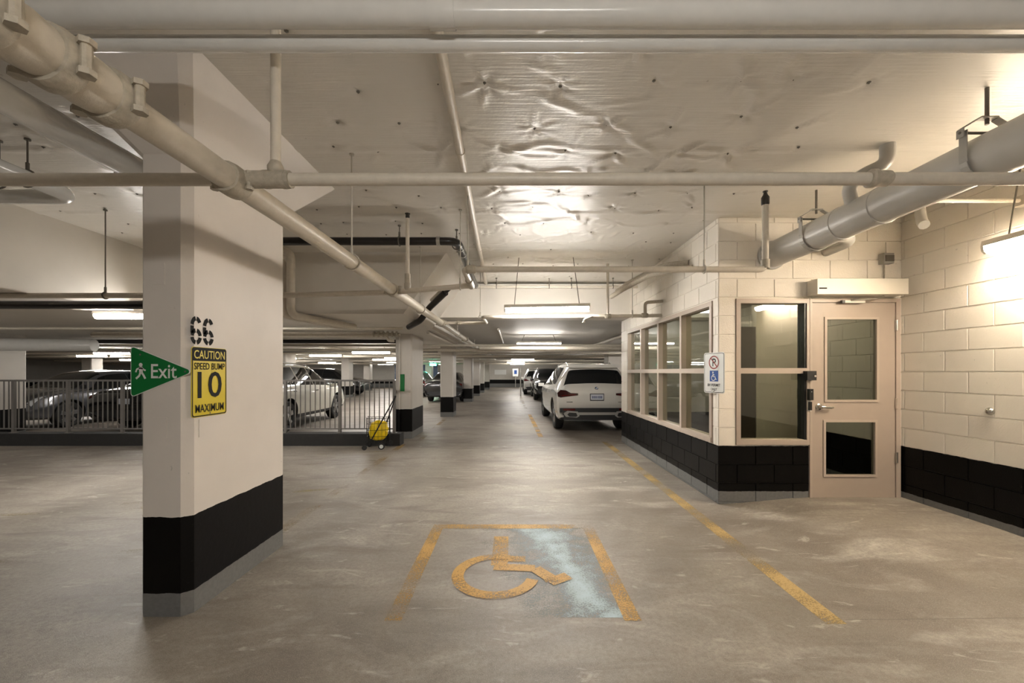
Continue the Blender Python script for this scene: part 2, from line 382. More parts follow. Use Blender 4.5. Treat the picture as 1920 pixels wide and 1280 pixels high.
# ------------------------------------------------------------------ ceilings and outer walls
PINS = []
def build_ceiling():
    rng = random.Random(3)
    y = 2.0; row = 0
    while y < 7.4:
        x = -4.7 + (.22 if row % 2 else 0)
        while x < 2.2:
            px, py = x + rng.uniform(-.09, .09), y + rng.uniform(-.07, .07)
            if not (px < -.8 and py > 5.5) and not (-2.6 < px < -1.5 and py < 3.9): PINS.append((px, py, rng.uniform(.3, 1.), rng.uniform(0, 6.28), rng.choice((5, 6, 7, 9))))
            x += .44
        y += .36; row += 1
    x0, x1, y0, y1, st = -5.05, 4.3, 1.0, 7.7, .022
    nx = int((x1 - x0) / st) + 1; ny = int((y1 - y0) / st) + 1
    H = [[0.] * nx for _ in range(ny)]
    wr = [(rng.uniform(-.4, 1.6), rng.uniform(2.5, 6.5), rng.uniform(-1.2, 1.2), rng.uniform(.15, .5)) for _ in range(26)]
    for (px, py, am, ph, k) in PINS:
        cen = abs(px - .4) < 1.2
        R = .2
        for j in range(max(0, int((py - R - y0) / st)), min(ny, int((py + R - y0) / st) + 2)):
            for i in range(max(0, int((px - R - x0) / st)), min(nx, int((px + R - x0) / st) + 2)):
                dx, dy = x0 + i * st - px, y0 + j * st - py; r = math.hypot(dx, dy)
                if r > R: continue
                th = math.atan2(dy, dx); fall = (1 - r / R) ** 1.5
                H[j][i] += .014 * math.exp(-(r / .04) ** 2) * (.4 + am) + (.011 if cen else .005) * am * fall * math.cos(k * th + ph) * min(1, r / .04)
    for (wx, wy, wa, wl) in wr:
        for j in range(ny):
            yy = y0 + j * st
            if abs(yy - wy) > .6: continue
            for i in range(nx):
                dx, dy = x0 + i * st - wx, yy - wy
                u = dx * math.cos(wa) + dy * math.sin(wa); v = -dx * math.sin(wa) + dy * math.cos(wa) + .03 * math.sin(u * 14)
                if abs(u) < wl and abs(v) < .09: H[j][i] -= .013 * math.exp(-(v / .030) ** 2) * math.cos(u / wl * 1.57)
    creases = []
    for (px, py, am, ph, k) in PINS:
        n_c = rng.randint(4, 8) if (-.6 < px < 2.0 and rng.random() < .8) else rng.randint(0, 2)
        for q in range(n_c): creases.append((px, py, rng.uniform(0, 6.28), rng.uniform(.07, .34), rng.uniform(.006, .015), rng.uniform(.010, .018)))
    for q in range(40): creases.append((rng.uniform(-.5, 1.3), rng.uniform(2.2, 6.6), rng.choice((0, 0, 0, 1.5)) + rng.uniform(-.3, .3), rng.uniform(.12, .5), rng.uniform(.005, .012), rng.uniform(.010, .018)))
    for (cx, cy, an, ln, am, wd) in creases:
        ca, sa = math.cos(an), math.sin(an); bx = rng.uniform(-.25, .25)
        for j in range(max(0, int((cy - ln - .06 - y0) / st)), min(ny, int((cy + ln + .06 - y0) / st) + 1)):
            for i in range(max(0, int((cx - ln - .06 - x0) / st)), min(nx, int((cx + ln + .06 - x0) / st) + 1)):
                dx, dy = x0 + i * st - cx, y0 + j * st - cy; u = dx * ca + dy * sa
                if u < 0 or u > ln: continue
                v = -dx * sa + dy * ca + bx * u * u / ln
                if abs(v) < .06: H[j][i] -= am * math.exp(-(v / wd) ** 2) * math.sin(math.pi * min(1, (u + .03) / ln))
    for j in range(ny):      # panel seams every 1.2 m
        yy = y0 + j * st
        for s0 in (1.85, 3.05, 4.25, 5.45, 6.65):
            if abs(yy - s0) < .03:
                for i in range(nx): H[j][i] -= .008 * (.6 + .4 * math.sin(i * .21 + s0 * 5))
    mb = MB()
    mb.v = [(x0 + i * st, y0 + j * st, ZC + H[j][i]) for j in range(ny) for i in range(nx)]
    for j in range(ny - 1):
        for i in range(nx - 1): mb.f.append((j * nx + i, (j + 1) * nx + i, (j + 1) * nx + i + 1, j * nx + i + 1)); mb.mi.append(0)
    me = bpy.data.meshes.new('ceiling'); me.from_pydata(mb.v, [], mb.f); me.materials.append(M['foil_ceiling'])
    me.polygons.foreach_set('use_smooth', [True] * len(me.polygons)); me.update()
    o = inst('ceiling', me); struct(o)
    pm = MB().lathe([(.011, 0), (.011, .003), (.005, .005), (.003, .010)], (0, 0, 0), (0, 0, -1), 8).mesh('insulation_pin', 'rod', 40)
    for (px, py, *_r) in PINS: inst('insulation_pin', pm, o, (px, py, ZC + .006))
    return o
ceiling = build_ceiling()
struct(MB().box(-5.05, 4.6, -7, 1.0, ZC, ZC + .3).box(-5.05, 4.6, 1.0, 7.7, ZC + .05, ZC + .3).build('ceiling', 'slab'))
struct(MB().prism([(-5.05, ZL), (-1.55, ZL), (-.90, ZC + .06), (-5.05, ZC + .06)], 'y', 5.65, 7.65).build('ceiling', 'slab'))       # dropped panel with sloping haunch
struct(MB().box(-34, -5.05, -7, 5.65, ZL, ZC + .3).box(-34, -5.05, 5.65, 7.65, ZL, ZC + .3).box(-34, -1.55, 7.65, 40, ZL, ZC + .3).build('ceiling', 'slab'))
struct(MB().box(-1.55, 12, 7.65, 8.05, ZB, ZC + .3).build('ceiling', 'slab'))
beam = struct(MB().box(-1.55, 12, 8.05, 40, ZB, ZC + .3).build('ceiling', 'slab_shaded'))
struct(MB().box(-.9, 2.25, 7.55, 7.66, ZC - .10, ZC - .03).build('trim_1', 'slab'))
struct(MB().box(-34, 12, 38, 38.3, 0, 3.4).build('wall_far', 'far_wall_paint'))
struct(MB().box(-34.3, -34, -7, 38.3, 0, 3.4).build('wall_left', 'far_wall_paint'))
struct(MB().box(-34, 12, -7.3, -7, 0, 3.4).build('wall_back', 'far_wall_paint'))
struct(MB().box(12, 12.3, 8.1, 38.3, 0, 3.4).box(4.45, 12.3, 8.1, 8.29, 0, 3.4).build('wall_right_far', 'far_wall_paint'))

# ------------------------------------------------------------------ block walls
CH, CW, OFF, JT = .2032, .4064, .0285, .006
def sub_rects(r, holes):
    out = [r]
    for h in holes:
        nx = []
        for (a, b, c, d) in out:
            if h[0] >= b or h[1] <= a or h[2] >= d or h[3] <= c: nx.append((a, b, c, d)); continue
            if h[0] > a: nx.append((a, h[0], c, d))
            if h[1] < b: nx.append((h[1], b, c, d))
            l, rr = max(a, h[0]), min(b, h[1])
            if h[2] > c: nx.append((l, rr, c, h[2]))
            if h[3] < d: nx.append((l, rr, h[3], d))
        out = nx
    return out
_bm = {}
def block_mesh(w, h):
    k = (round(w, 4), round(h, 4))
    if k not in _bm:
        e = .004; t = .010; a = JT / 2
        v = [(a, 0, a), (w - a, 0, a), (w - a, 0, h - a), (a, 0, h - a), (a + e, t, a + e), (w - a - e, t, a + e), (w - a - e, t, h - a - e), (a + e, t, h - a - e)]
        mb = MB().add(v, [(4, 5, 6, 7), (0, 1, 5, 4), (1, 2, 6, 5), (2, 3, 7, 6), (3, 0, 4, 7), (3, 2, 1, 0)])
        _bm[k] = mb.mesh('block', 'block_paint')
    return _bm[k]
def block_wall(name, p0, udir, ndir, length, z0, z1, holes, thick=.19, vis=None, u_shift=0.):
    # p0: start on the wall face at floor level; u along wall, n out of the face
    p0 = Vector(p0); u = Vector(udir); n = Vector(ndir)
    mb = MB()
    for (a, b, c, d) in sub_rects((.012, length - .012, z0, z1), holes):
        A = p0 + u * a - n * .008; B = p0 + u * b - n * thick
        mb.box(min(A.x, B.x), max(A.x, B.x), min(A.y, B.y), max(A.y, B.y), c, d)
    w = struct(mb.build(name, 'block_paint'))
    rot = Matrix((u, n, Vector((0, 0, 1)))).transposed().to_4x4()
    k0 = int(math.floor((z0 - OFF) / CH))
    for k in range(k0, int((z1 - OFF) / CH) + 1):
        c, d = max(z0, OFF + k * CH), min(z1, OFF + (k + 1) * CH)
        if d - c < .02: continue
        i = -1
        while True:
            a = u_shift + i * CW + (CW / 2 if k % 2 else 0); b = a + CW; i += 1
            if a >= length: break
            a, b = max(a, vis[0] if vis else 0), min(b, vis[1] if vis else length)
            if b - a < .02: continue
            for (ra, rb, rc, rd) in sub_rects((a, b, c, d), holes):
                if rb - ra < .015 or rd - rc < .015: continue
                o = inst('block', block_mesh(rb - ra, rd - rc), w)
                o.matrix_local = Matrix.Translation(p0 + u * ra - n * .0101 + Vector((0, 0, rc))) @ rot
    return w
BX, BY, BY2, RX = 2.245, 4.373, 8.29, 4.25
W_T, W_B = 2.25, .655
wf = block_wall('wall_booth_front', (BX, BY, 0), (1, 0, 0), (0, -1, 0), RX - BX, 0, ZC, [(2.436 - BX, 3.262 - BX, W_B, W_T), (3.235 - BX, 4.20 - BX, -.1, 2.235)], u_shift=0.)
ws = block_wall('wall_booth_side', (BX, BY2, 0), (0, -1, 0), (-1, 0, 0), BY2 - BY, 0, ZC, [(BY2 - 7.83, BY2 - 4.50, W_B, W_T)], u_shift=.0)
wr = block_wall('wall_right', (RX, -7, 0), (0, 1, 0), (-1, 0, 0), 15.2, 0, ZC + .05, [], vis=(8.9, 15.1), u_shift=.17)
# booth interior: rear wall, partition, ceiling
struct(MB().box(BX + .19, RX + .01, 8.1, 8.29, 0, ZC).build('wall_booth_rear', 'column_paint_far'))
struct(MB().box(3.50, RX, 5.75, 5.87, 0, 2.7).build('wall_booth_partition', 'interior_wall'))
struct(MB().box(BX + .19, RX, BY + .19, 8.1, 2.62, 2.72).build('ceiling', 'interior_wall'))

dark_pn = struct(bpy.data.objects.new('added_dark_panel', None)); COL.objects.link(dark_pn)
simple('dark_panel_brown', (.055, .042, .032), .5, noise=.15, nscale=6)
MB().box(3.02, 3.50, 5.77, 5.82, .02, 2.1).build('door_leaf', 'dark_panel_brown', dark_pn); MB().box(2.98, 3.02, 5.75, 5.85, 0, 2.14).build('jamb', 'frame_taupe', dark_pn)  # added dark sheet, no real door: darkens the view through the front window
# ------------------------------------------------------------------ booth windows and door
def member(x0, x1, y0, y1, z0, z1, parent, name='frame_member', mat='frame_taupe'): return MB().box(x0, x1, y0, y1, z0, z1).build(name, mat, parent)
w1 = struct(bpy.data.objects.new('window_1', None)); COL.objects.link(w1)
fy0, fy1 = BY - .012, BY + .12
x0, x1 = 2.436, 3.235; fw = .048; zm0, zm1 = 1.432, 1.492
member(x0, x0 + fw, fy0, fy1, W_B, W_T, w1); member(x1 - .03, x1 + .02, fy0, fy1, W_B, W_T, w1)
member(x0 + fw, x1 - .03, fy0, fy1, W_T - .05, W_T, w1); member(x0 + fw, x1 - .03, fy0, fy1, W_B, W_B + .055, w1); member(x0 + fw, x1 - .03, fy0, fy1, zm0, zm1, w1)
for (a, b) in ((W_B + .055, zm0), (zm1, W_T - .05)):
    member(x0 + fw, x1 - .03, BY + .05, BY + .056, a, b, w1, 'pane', 'pane_glass')
    member(x1 - .05, x1 - .03, BY + .0, BY + .11, a, b, w1, 'glazing_bead', 'black_plastic')
w2 = struct(bpy.data.objects.new('window_2', None)); COL.objects.link(w2)
ya, yb = 4.50, 7.83; n = 4; pw = (yb - ya) / n; sx0, sx1 = BX - .012, BX + .12
member(sx0, sx1, ya, yb, W_T - .055, W_T, w2); member(sx0 - .012, sx1, ya, yb, W_B, W_B + .055, w2); member(sx0, sx1, ya, yb, zm0, zm1, w2)
for i in range(n + 1):
    yy = ya + pw * i; a = .028 if 0 < i < n else .05
    lo, hi = (yy - a, yy + a) if 0 < i < n else ((yy, yy + a) if i == 0 else (yy - a, yy))
    member(sx0 - .003, sx1, lo, hi, W_B + .055, zm0, w2); member(sx0 - .003, sx1, lo, hi, zm1, W_T - .055, w2)
    if i < n:
        for (c, d) in ((W_B + .055, zm0), (zm1, W_T - .055)): member(BX + .05, BX + .056, yy + .02, yy + pw - .02, c, d, w2, 'pane', 'pane_glass')
d1 = struct(bpy.data.objects.new('door_1', None)); COL.objects.link(d1)
dz0, dz1 = .078, 2.205; dx0, dx1 = 3.262, 4.172
member(3.235, dx0, BY - .015, BY + .14, .05, 2.25, d1, 'jamb'); member(dx1 + .004, 4.225, BY - .015, BY + .14, .05, 2.25, d1, 'jamb'); member(dx0, dx1 + .004, BY - .015, BY + .14, dz1 + .004, 2.25, d1, 'head')
lites = [(3.418, 3.972, 1.141, 2.029), (3.405, 3.955, .325, .907)]
mb = MB()
for (a, b, c, d) in sub_rects((dx0 + .004, dx1, dz0, dz1), lites): mb.box(a, b, BY - .004, BY + .04, c, d)
leaf = mb.build('door_leaf', 'door_taupe', d1)
for (a, b, c, d) in lites:
    member(a, b, BY + .014, BY + .02, c, d, leaf, 'pane', 'door_glass')
    mb = MB()
    for (e, f, g, h) in sub_rects((a - .02, b + .02, c - .02, d + .02), [(a + .006, b - .006, c + .006, d - .006)]): mb.box(e, f, BY - .014, BY - .003, g, h)
    mb.build('glazing_bead', 'frame_taupe', leaf)
mb = MB().lathe([(.036, 0), (.036, .008), (.02, .014), (.016, .05), (.0, .05)], (3.338, BY - .004, 1.07), (0, -1, 0), 18)
mb.tube([(3.338, BY - .045, 1.07), (3.37, BY - .052, 1.07), (3.44, BY - .05, 1.062), (3.465, BY - .046, 1.066)], [.014, .014, .011, .009], 10)
mb.build('lever_handle', 'steel', leaf, 40)
for z in (1.90, 1.05, .46):
    h = MB().tube([(dx1 + .006, BY - .018, z), (dx1 + .006, BY - .018, z + .115)], .011, 8); h.box(dx1 - .008, dx1 + .02, BY - .017, BY - .012, z, z + .115)
    h.build('hinge', 'steel' if z != 1.05 else 'frame_taupe', d1)
member(3.162, 3.262, BY - .075, BY - .005, 1.36, 1.46, d1, 'lock_box', 'black_plastic')
MB().lathe([(.012, 0), (.012, .006)], (3.245, BY - .075, 1.405), (0, -1, 0), 10).build('lock_cylinder', 'steel', d1)
member(3.205, 3.248, BY - .05, BY - .012, 1.145, 1.265, d1, 'card_reader', 'black_plastic')
MB().lathe([(.004, 0), (.004, .002)], (3.227, BY - .05, 1.235), (0, -1, 0), 8).build('indicator', 'sign_white', d1)
member(3.21, 3.24, BY - .04, BY - .012, 1.035, 1.125, d1, 'strike_plate', 'sign_black'); member(3.205, 3.245, BY - .022, BY - .013, 1.02, 1.14, d1, 'strike_surround', 'white_metal')
# automatic door operator above the door
op = thing('door_operator', 'long white automatic opener box mounted above the taupe door', 'door opener', (3.7, BY, 2.27))
b = MB().box(-.49, .47, -.155, -.006, 0, .165).build('cover', 'white_metal', op)
MB().box(-.472, -.39, -.157, -.155, .055, .07).build('maker_mark', 'sign_black', b)
MB().tube([(.26, -.10, -.012), (.20, -.10, -.03), (-.06, -.06, -.05)], .010, 8).build('arm', 'steel', op)
MB().box(-.12, .10, -.06, -.032, -.075, -.047).build('slide_track', 'white_metal', op); MB().box(-.15, -.12, -.062, -.032, -.077, -.045).build('track_end', 'black_plastic', op)
sn = thing('wall_strobe', 'small grey sounder box on the blockwork over the door opener', 'alarm box', (4.045, BY, 2.62))
MB().box(-.055, .055, -.07, -.002, 0, .11).build('body', 'bracket_steel', sn); MB().box(-.04, .05, -.078, -.07, .02, .085).build('face', 'rod', sn)
MB().tube([(.0, -.014, 0), (.0, -.014, -.185)], .007, 6).build('conduit', 'fitting', sn)
# wall bumper dome on the right wall
tag(MB().lathe([(.034, 0), (.034, .008), (.028, .02), (.016, .030), (.0, .034)], (RX - .0005, 3.56, 1.10), (-1, 0, 0), 18).build('door_stop', 'steel', smooth=60), 'round metal door stop dome on the cream block wall', 'door stop')
# permit sign on the booth pier
def sign_matrix(origin, right, up=(0, 0, 1)):
    r = Vector(right).normalized(); u = Vector(up); nrm = r.cross(u)
    m = Matrix((r, u, nrm)).transposed().to_4x4(); m.translation = Vector(origin); return m
ps = thing('permit_sign', 'white no-parking wheelchair permit sign on the booth corner pier', 'sign')
m4 = sign_matrix((BX - .02, 4.43, 1.44), (.28, -1, 0))
sw, shh = .305, .45
flat([rrect(-sw / 2, sw / 2, -shh / 2, shh / 2, .03)], 'sign_white', ps, m4, 0, 'plate', .003)
o_, i_ = rrect(-sw / 2 + .008, sw / 2 - .008, -shh / 2 + .008, shh / 2 - .008, .026), rrect(-sw / 2 + .013, sw / 2 - .013, -shh / 2 + .013, shh / 2 - .013, .022)
flat([[o_[k], o_[(k + 1) % len(o_)], i_[(k + 1) % len(i_)], i_[k]] for k in range(len(o_))], 'sign_black', ps, m4, .001, 'border')
flat(stroke(arc(0, .115, .068, .068, 0, 360, 30), .013) + stroke([(-.045, .163), (.045, .067)], .012), 'sign_red', ps, m4, .002, 'prohibition_ring')
lettering('P', 'sign_black', ps, m4, .004, .115, .05, .085, .0015)
flat([[(-.062, -.095), (.062, -.095), (.062, .025), (-.062, .025)]], 'sign_blue', ps, m4, .001, 'blue_panel')
def wheelchair(cx, cy, s):
    P = lambda x, y: (cx + s * x, cy + s * y)
    out = [[P(*q) for q in disc(-.08, .43, .08)]]
    for ln, w in (([(-.08, .33), (-.06, -.02), (.2, -.02), (.32, -.32), (.42, -.28)], .085), ([(-.07, .17), (.14, .17)], .07), (arc(-.02, -.16, .27, .27, 110, 345, 16), .07)):
        out += stroke([P(*q) for q in ln], w * s)
    return out
flat(wheelchair(-.005, -.04, .105), 'sign_white', ps, m4, .002, 'wheelchair_symbol')
lettering('BY PERMIT', 'sign_black', ps, m4, 0, -.135, .185, .03); lettering('ONLY', 'sign_black', ps, m4, 0, -.182, .09, .03)
for z in (.205, -.205): flat([disc(0, z, .007, 10)], 'steel', ps, m4, .003, 'bolt')

# ------------------------------------------------------------------ columns
def column(name, label, x0, x1, y0, y1, top, mat, ch=.03, cap=None, group=None, patches=()):
    cx, cy = (x0 + x1) / 2, (y0 + y1) / 2; t = thing(name, label, 'column', (cx, cy, 0), group=group)
    hx, hy = (x1 - x0) / 2, (y1 - y0) / 2
    poly = [(-hx + ch, -hy), (hx - ch, -hy), (hx, -hy + ch), (hx, hy - ch), (hx - ch, hy), (-hx + ch, hy), (-hx, hy - ch), (-hx, -hy + ch)]
    MB().prism(poly, 'z', -.005, top + .01).build('shaft', mat, t)
    if cap:
        zc, ex, ey = cap
        def ring(e, f, z): return [(-hx - e + ch, -hy - f, z), (hx + e - ch, -hy - f, z), (hx + e, -hy - f + ch, z), (hx + e, hy + f - ch, z), (hx + e - ch, hy + f, z), (-hx - e + ch, hy + f, z), (-hx - e, hy + f - ch, z), (-hx - e, -hy - f + ch, z)]
        v = ring(0, 0, zc) + ring(ex, ey, top) ; nn = 8
        MB().add(v, [(i, (i + 1) % nn, nn + (i + 1) % nn, nn + i) for i in range(nn)] + [list(range(nn))[::-1], list(range(nn, 16))]).build('capital', mat, t)
    for (face, a, b, c, d) in patches:
        if face == 'front': MB().box(a - cx, b - cx, -hy - .004, -hy + .002, c, d).build('form_patch', mat, t)
        else: MB().box(hx - .002, hx + .003, a - cy, b - cy, c, d).build('form_patch', mat, t)
    return t
column('concrete_column', 'white concrete column with black dado, flared capital and exit sign', -2.236, -1.925, 2.37, 3.39, ZC, 'column_paint', .045, (2.74, .275, .355),
       patches=(('front', -2.137, -2.064, 1.97, 2.095), ('front', -2.13, -2.05, 1.06, 1.18), ('side', 2.45, 2.53, 1.05, 1.16)))
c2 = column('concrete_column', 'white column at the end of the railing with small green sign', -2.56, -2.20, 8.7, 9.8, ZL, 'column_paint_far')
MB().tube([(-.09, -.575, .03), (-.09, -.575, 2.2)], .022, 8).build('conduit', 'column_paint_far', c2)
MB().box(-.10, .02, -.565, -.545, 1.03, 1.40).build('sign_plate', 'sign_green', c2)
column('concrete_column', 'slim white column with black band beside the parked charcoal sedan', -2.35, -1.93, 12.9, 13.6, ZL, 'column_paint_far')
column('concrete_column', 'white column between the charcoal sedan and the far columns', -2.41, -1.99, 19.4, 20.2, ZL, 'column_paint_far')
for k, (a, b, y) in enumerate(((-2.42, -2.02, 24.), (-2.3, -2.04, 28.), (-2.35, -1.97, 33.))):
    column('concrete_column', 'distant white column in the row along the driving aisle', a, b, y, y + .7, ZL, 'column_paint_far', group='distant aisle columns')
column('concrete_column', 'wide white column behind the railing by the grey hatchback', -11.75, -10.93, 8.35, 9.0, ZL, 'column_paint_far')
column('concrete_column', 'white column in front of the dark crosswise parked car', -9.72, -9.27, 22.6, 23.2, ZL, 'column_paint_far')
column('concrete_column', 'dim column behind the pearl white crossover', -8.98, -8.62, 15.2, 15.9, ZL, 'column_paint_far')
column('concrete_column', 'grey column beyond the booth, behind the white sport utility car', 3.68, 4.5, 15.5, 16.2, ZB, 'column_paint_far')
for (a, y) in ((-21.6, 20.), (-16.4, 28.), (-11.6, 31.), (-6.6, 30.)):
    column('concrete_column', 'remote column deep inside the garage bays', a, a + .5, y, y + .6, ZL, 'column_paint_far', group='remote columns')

# signs on the first column
ex = thing('exit_sign', 'green triangular Exit pennant sign with walking figure on the column', 'sign')
m4 = sign_matrix((-2.07, 2.362, 1.452), (1, 0, 0))
def tri(x0, x1, h, r):
    c = [(x0 + r, -h + r), (x1 - r * 1.6, 0), (x0 + r, h - r)]; out = []
    for (cx, cy), (a0, a1) in zip(c, ((180, 294), (-66, 66), (66, 180))): out += arc(cx, cy, r, r, a0, a1, 6)
    return out
flat([tri(-.188, .172, .146, .016)], 'sign_white', ex, m4, 0, 'plate', .003); flat([tri(-.184, .166, .142, .014)], 'sign_green', ex, m4, .001, 'green_face')
lettering('Exit', 'sign_white', ex, m4, .010, .002, .152, .085, .002)
fg = [disc(-.127, .040, .011)] + stroke([(-.127, .028), (-.125, -.004)], .022) + stroke([(-.127, .022), (-.150, .014), (-.156, -.004)], .010) + stroke([(-.124, .022), (-.106, .010), (-.098, .006)], .010) + stroke([(-.128, -.004), (-.136, -.025), (-.155, -.042)], .012) + stroke([(-.122, -.004), (-.110, -.022), (-.100, -.042)], .012)
flat(fg, 'sign_white', ex, m4, .002, 'walking_figure')
for q in ((-.13, .10), (.135, .0)): flat([disc(q[0], q[1], .006, 10)], 'steel', ex, m4, .0025, 'rivet')
sp = thing('speed_sign', 'yellow and black speed bump caution sign on the column side', 'sign')
m4 = sign_matrix((-1.922, 2.535, 1.388), (0, 1, 0))
w, h = .292, .43
flat([rrect(-w / 2, w / 2, -h / 2, h / 2, .018)], 'sign_yellow', sp, m4, .001, 'plate', .003)
o_, i_ = rrect(-w / 2 + .003, w / 2 - .003, -h / 2 + .003, h / 2 - .003, .016), rrect(-w / 2 + .010, w / 2 - .010, -h / 2 + .010, h / 2 - .010, .012)
flat([[o_[k], o_[(k + 1) % len(o_)], i_[(k + 1) % len(i_)], i_[k]] for k in range(len(o_))], 'sign_black', sp, m4, .002, 'border')
flat([rrect(-w / 2 + .004, w / 2 - .004, h / 2 - .085, h / 2 - .004, .012)], 'sign_black', sp, m4, .0022, 'header_panel')
lettering('CAUTION', 'sign_yellow', sp, m4, 0, h / 2 - .046, .255, .052, .003); lettering('SPEED BUMP', 'sign_black', sp, m4, 0, h / 2 - .118, .255, .042, .003)
lettering('10', 'sign_black', sp, m4, 0, -.018, .20, .165, .003); lettering('MAXIMUM', 'sign_black', sp, m4, 0, -h / 2 + .052, .235, .05, .003)
flat([disc(0, -h / 2 + .018, .005, 8)], 'rod', sp, m4, .003, 'bolt')
# stencilled bay number 66
st = thing('bay_number', 'black stencilled number 66 painted above the speed sign', 'number')
m4 = sign_matrix((-1.9235, 2.475, 1.70), (0, 1, 0))
for cx in (-.047, .051):
    pl = []
    for a0, a1 in ((100, 172), (8, 80), (188, 260), (280, 352)): pl += stroke(arc(cx, -.035, .031, .037, a0, a1, 8), .026)
    pl += stroke(arc(cx, .030, .031, .045, 98, 172, 8), .026) + stroke(arc(cx, .030, .031, .045, 28, 82, 6), .026) + stroke([(cx - .031, .028), (cx - .031, -.016)], .026)
    flat(pl, 'stencil_black', st, m4, .0, 'digit')

# ------------------------------------------------------------------ railing and kerb
struct(MB().box(-14, -2.22, 7.84, 8.12, -.01, .235).build('trim_2', 'curb'))
fe = thing('railing', 'grey metal railing with thin upright bars on the low kerb', 'railing', (-2.37, 7.98, .23))
bal = MB().box(-.008, .008, -.008, .008, .09, 1.03).mesh('baluster', 'fence_paint'); post = MB().box(-.025, .025, -.025, .025, 0, 1.06).box(-.05, .05, -.05, .05, 0, .012).mesh('post', 'fence_paint')
for k in range(10):
    x = -1.084 * k; inst('post', post, fe, (x, 0, 0))
    if k < 9:
        MB().box(x - 1.06, x - .025, -.018, .018, 1.03, 1.065).build('top_rail', 'fence_paint', fe); MB().box(x - 1.06, x - .025, -.012, .012, .075, .10).build('bottom_rail', 'fence_paint', fe)
        for j in range(1, 11): inst('baluster', bal, fe, (x - 1.084 * j / 11, 0, 0))

# ------------------------------------------------------------------ light fixtures
def fixture(name, label, x, y, z, rz, lens, length=1.26, ztop=None, group=None, tilt=0., chains=True):
    t = thing(name, label, 'light', (x, y, z), rz, group); t.rotation_euler = (0, tilt, rz)
    h = length / 2
    MB().prism([(-.06, .028), (.06, .028), (.05, .075), (-.05, .075)], 'x', -h, h).build('housing', 'housing', t)
    MB().prism([(-.055, .028), (-.050, -.012), (-.028, -.034), (.028, -.034), (.050, -.012), (.055, .028)], 'x', -h + .02, h - .02).build('lens', lens, t)
    for s in (-1, 1): MB().prism([(-.06, .03), (-.053, -.014), (-.03, -.037), (.03, -.037), (.053, -.014), (.06, .03)], 'x', s * h - (.0 if s < 0 else .02), s * h + (.02 if s < 0 else 0)).build('end_cap', 'housing', t)
    if ztop and chains:
        for s, off in ((-1, -.07), (1, .1)):
            MB().tube([(s * (h - .15), 0, .07), (s * (h - .15) + .08 * -s, 0, ztop - z)], .006, 6).build('chain', 'rod', t)
    return t
fixture('strip_light', 'hanging fluorescent strip light in front of the cross beam', .50, 5.9, 2.37, 0, 'lens_main', 1.26, ZC, tilt=-.018)
fixture('strip_light', 'warm fluorescent strip light hung along the cream block wall', 4.09, 2.80, 2.50, math.pi / 2, 'lens_warm', 1.30, ZC)
fixture('strip_light', 'strip light on the ceiling inside the glazed booth', 3.15, 5.1, 2.52, math.pi / 2, 'lens_booth', .9, 2.62)
fixture('strip_light', 'added fill lamp deep inside the glazed booth', 3.2, 7.0, 2.52, 0, 'lens_booth_fill', .9, 2.62)  # added lamp, no seen source: brightens the far part of the booth
fixture('strip_light', 'bright strip light under the soffit behind the signed column', -5.0, 5.40, 2.20, 0, 'lens_left', 1.26, ZL + .01)
fixture('strip_light', 'strip light over the aisle behind the white sport utility car', .72, 11.2, 2.23, 0, 'lens_far', 1.26, ZB)
for (x, y) in ((.53, 22.), (.2, 28.), (.4, 35.)): fixture('strip_light', 'distant strip light in the row down the aisle', x, y, 2.13, 0, 'lens_far', 1.26, ZB, 'distant aisle lights')
for (x, y) in ((-4.6, 13.), (-5.0, 17.5), (-4.4, 24.), (-9.3, 11.2), (-10.5, 18.3), (-7.6, 26.), (-7.2, 15.4), (-12.6, 21.), (-18.5, 25.), (-6.6, 20.6), (-13., 28.), (-13.5, 13.5), (-16.8, 16.), (-14.5, 24.), (-20., 21.), (-10.5, 33.), (-5.5, 33.), (-22., 30.)):
    fixture('strip_light', 'remote strip light over the parked cars', x, y, 2.08, 0, 'lens_far', 1.26, ZL, 'remote strip lights')
for (x, y) in ((4.6, 12.6), (4.4, 19.), (4.2, 27.)): fixture('strip_light', 'strip light over the bays beyond the booth', x, y, 2.2, 0, 'lens_far', 1.26, ZB, 'lights beyond the booth')
# same strip lights go on behind the photographer
fixture('strip_light', 'strip light hanging over the floor before the bay', .3, -1.6, 2.42, 0, 'lens_back', 1.26, ZC)
fixture('strip_light', 'strip light in the left driving lane before the column', -10.5, 4.0, 2.17, 0, 'lens_far', 1.26, ZL)

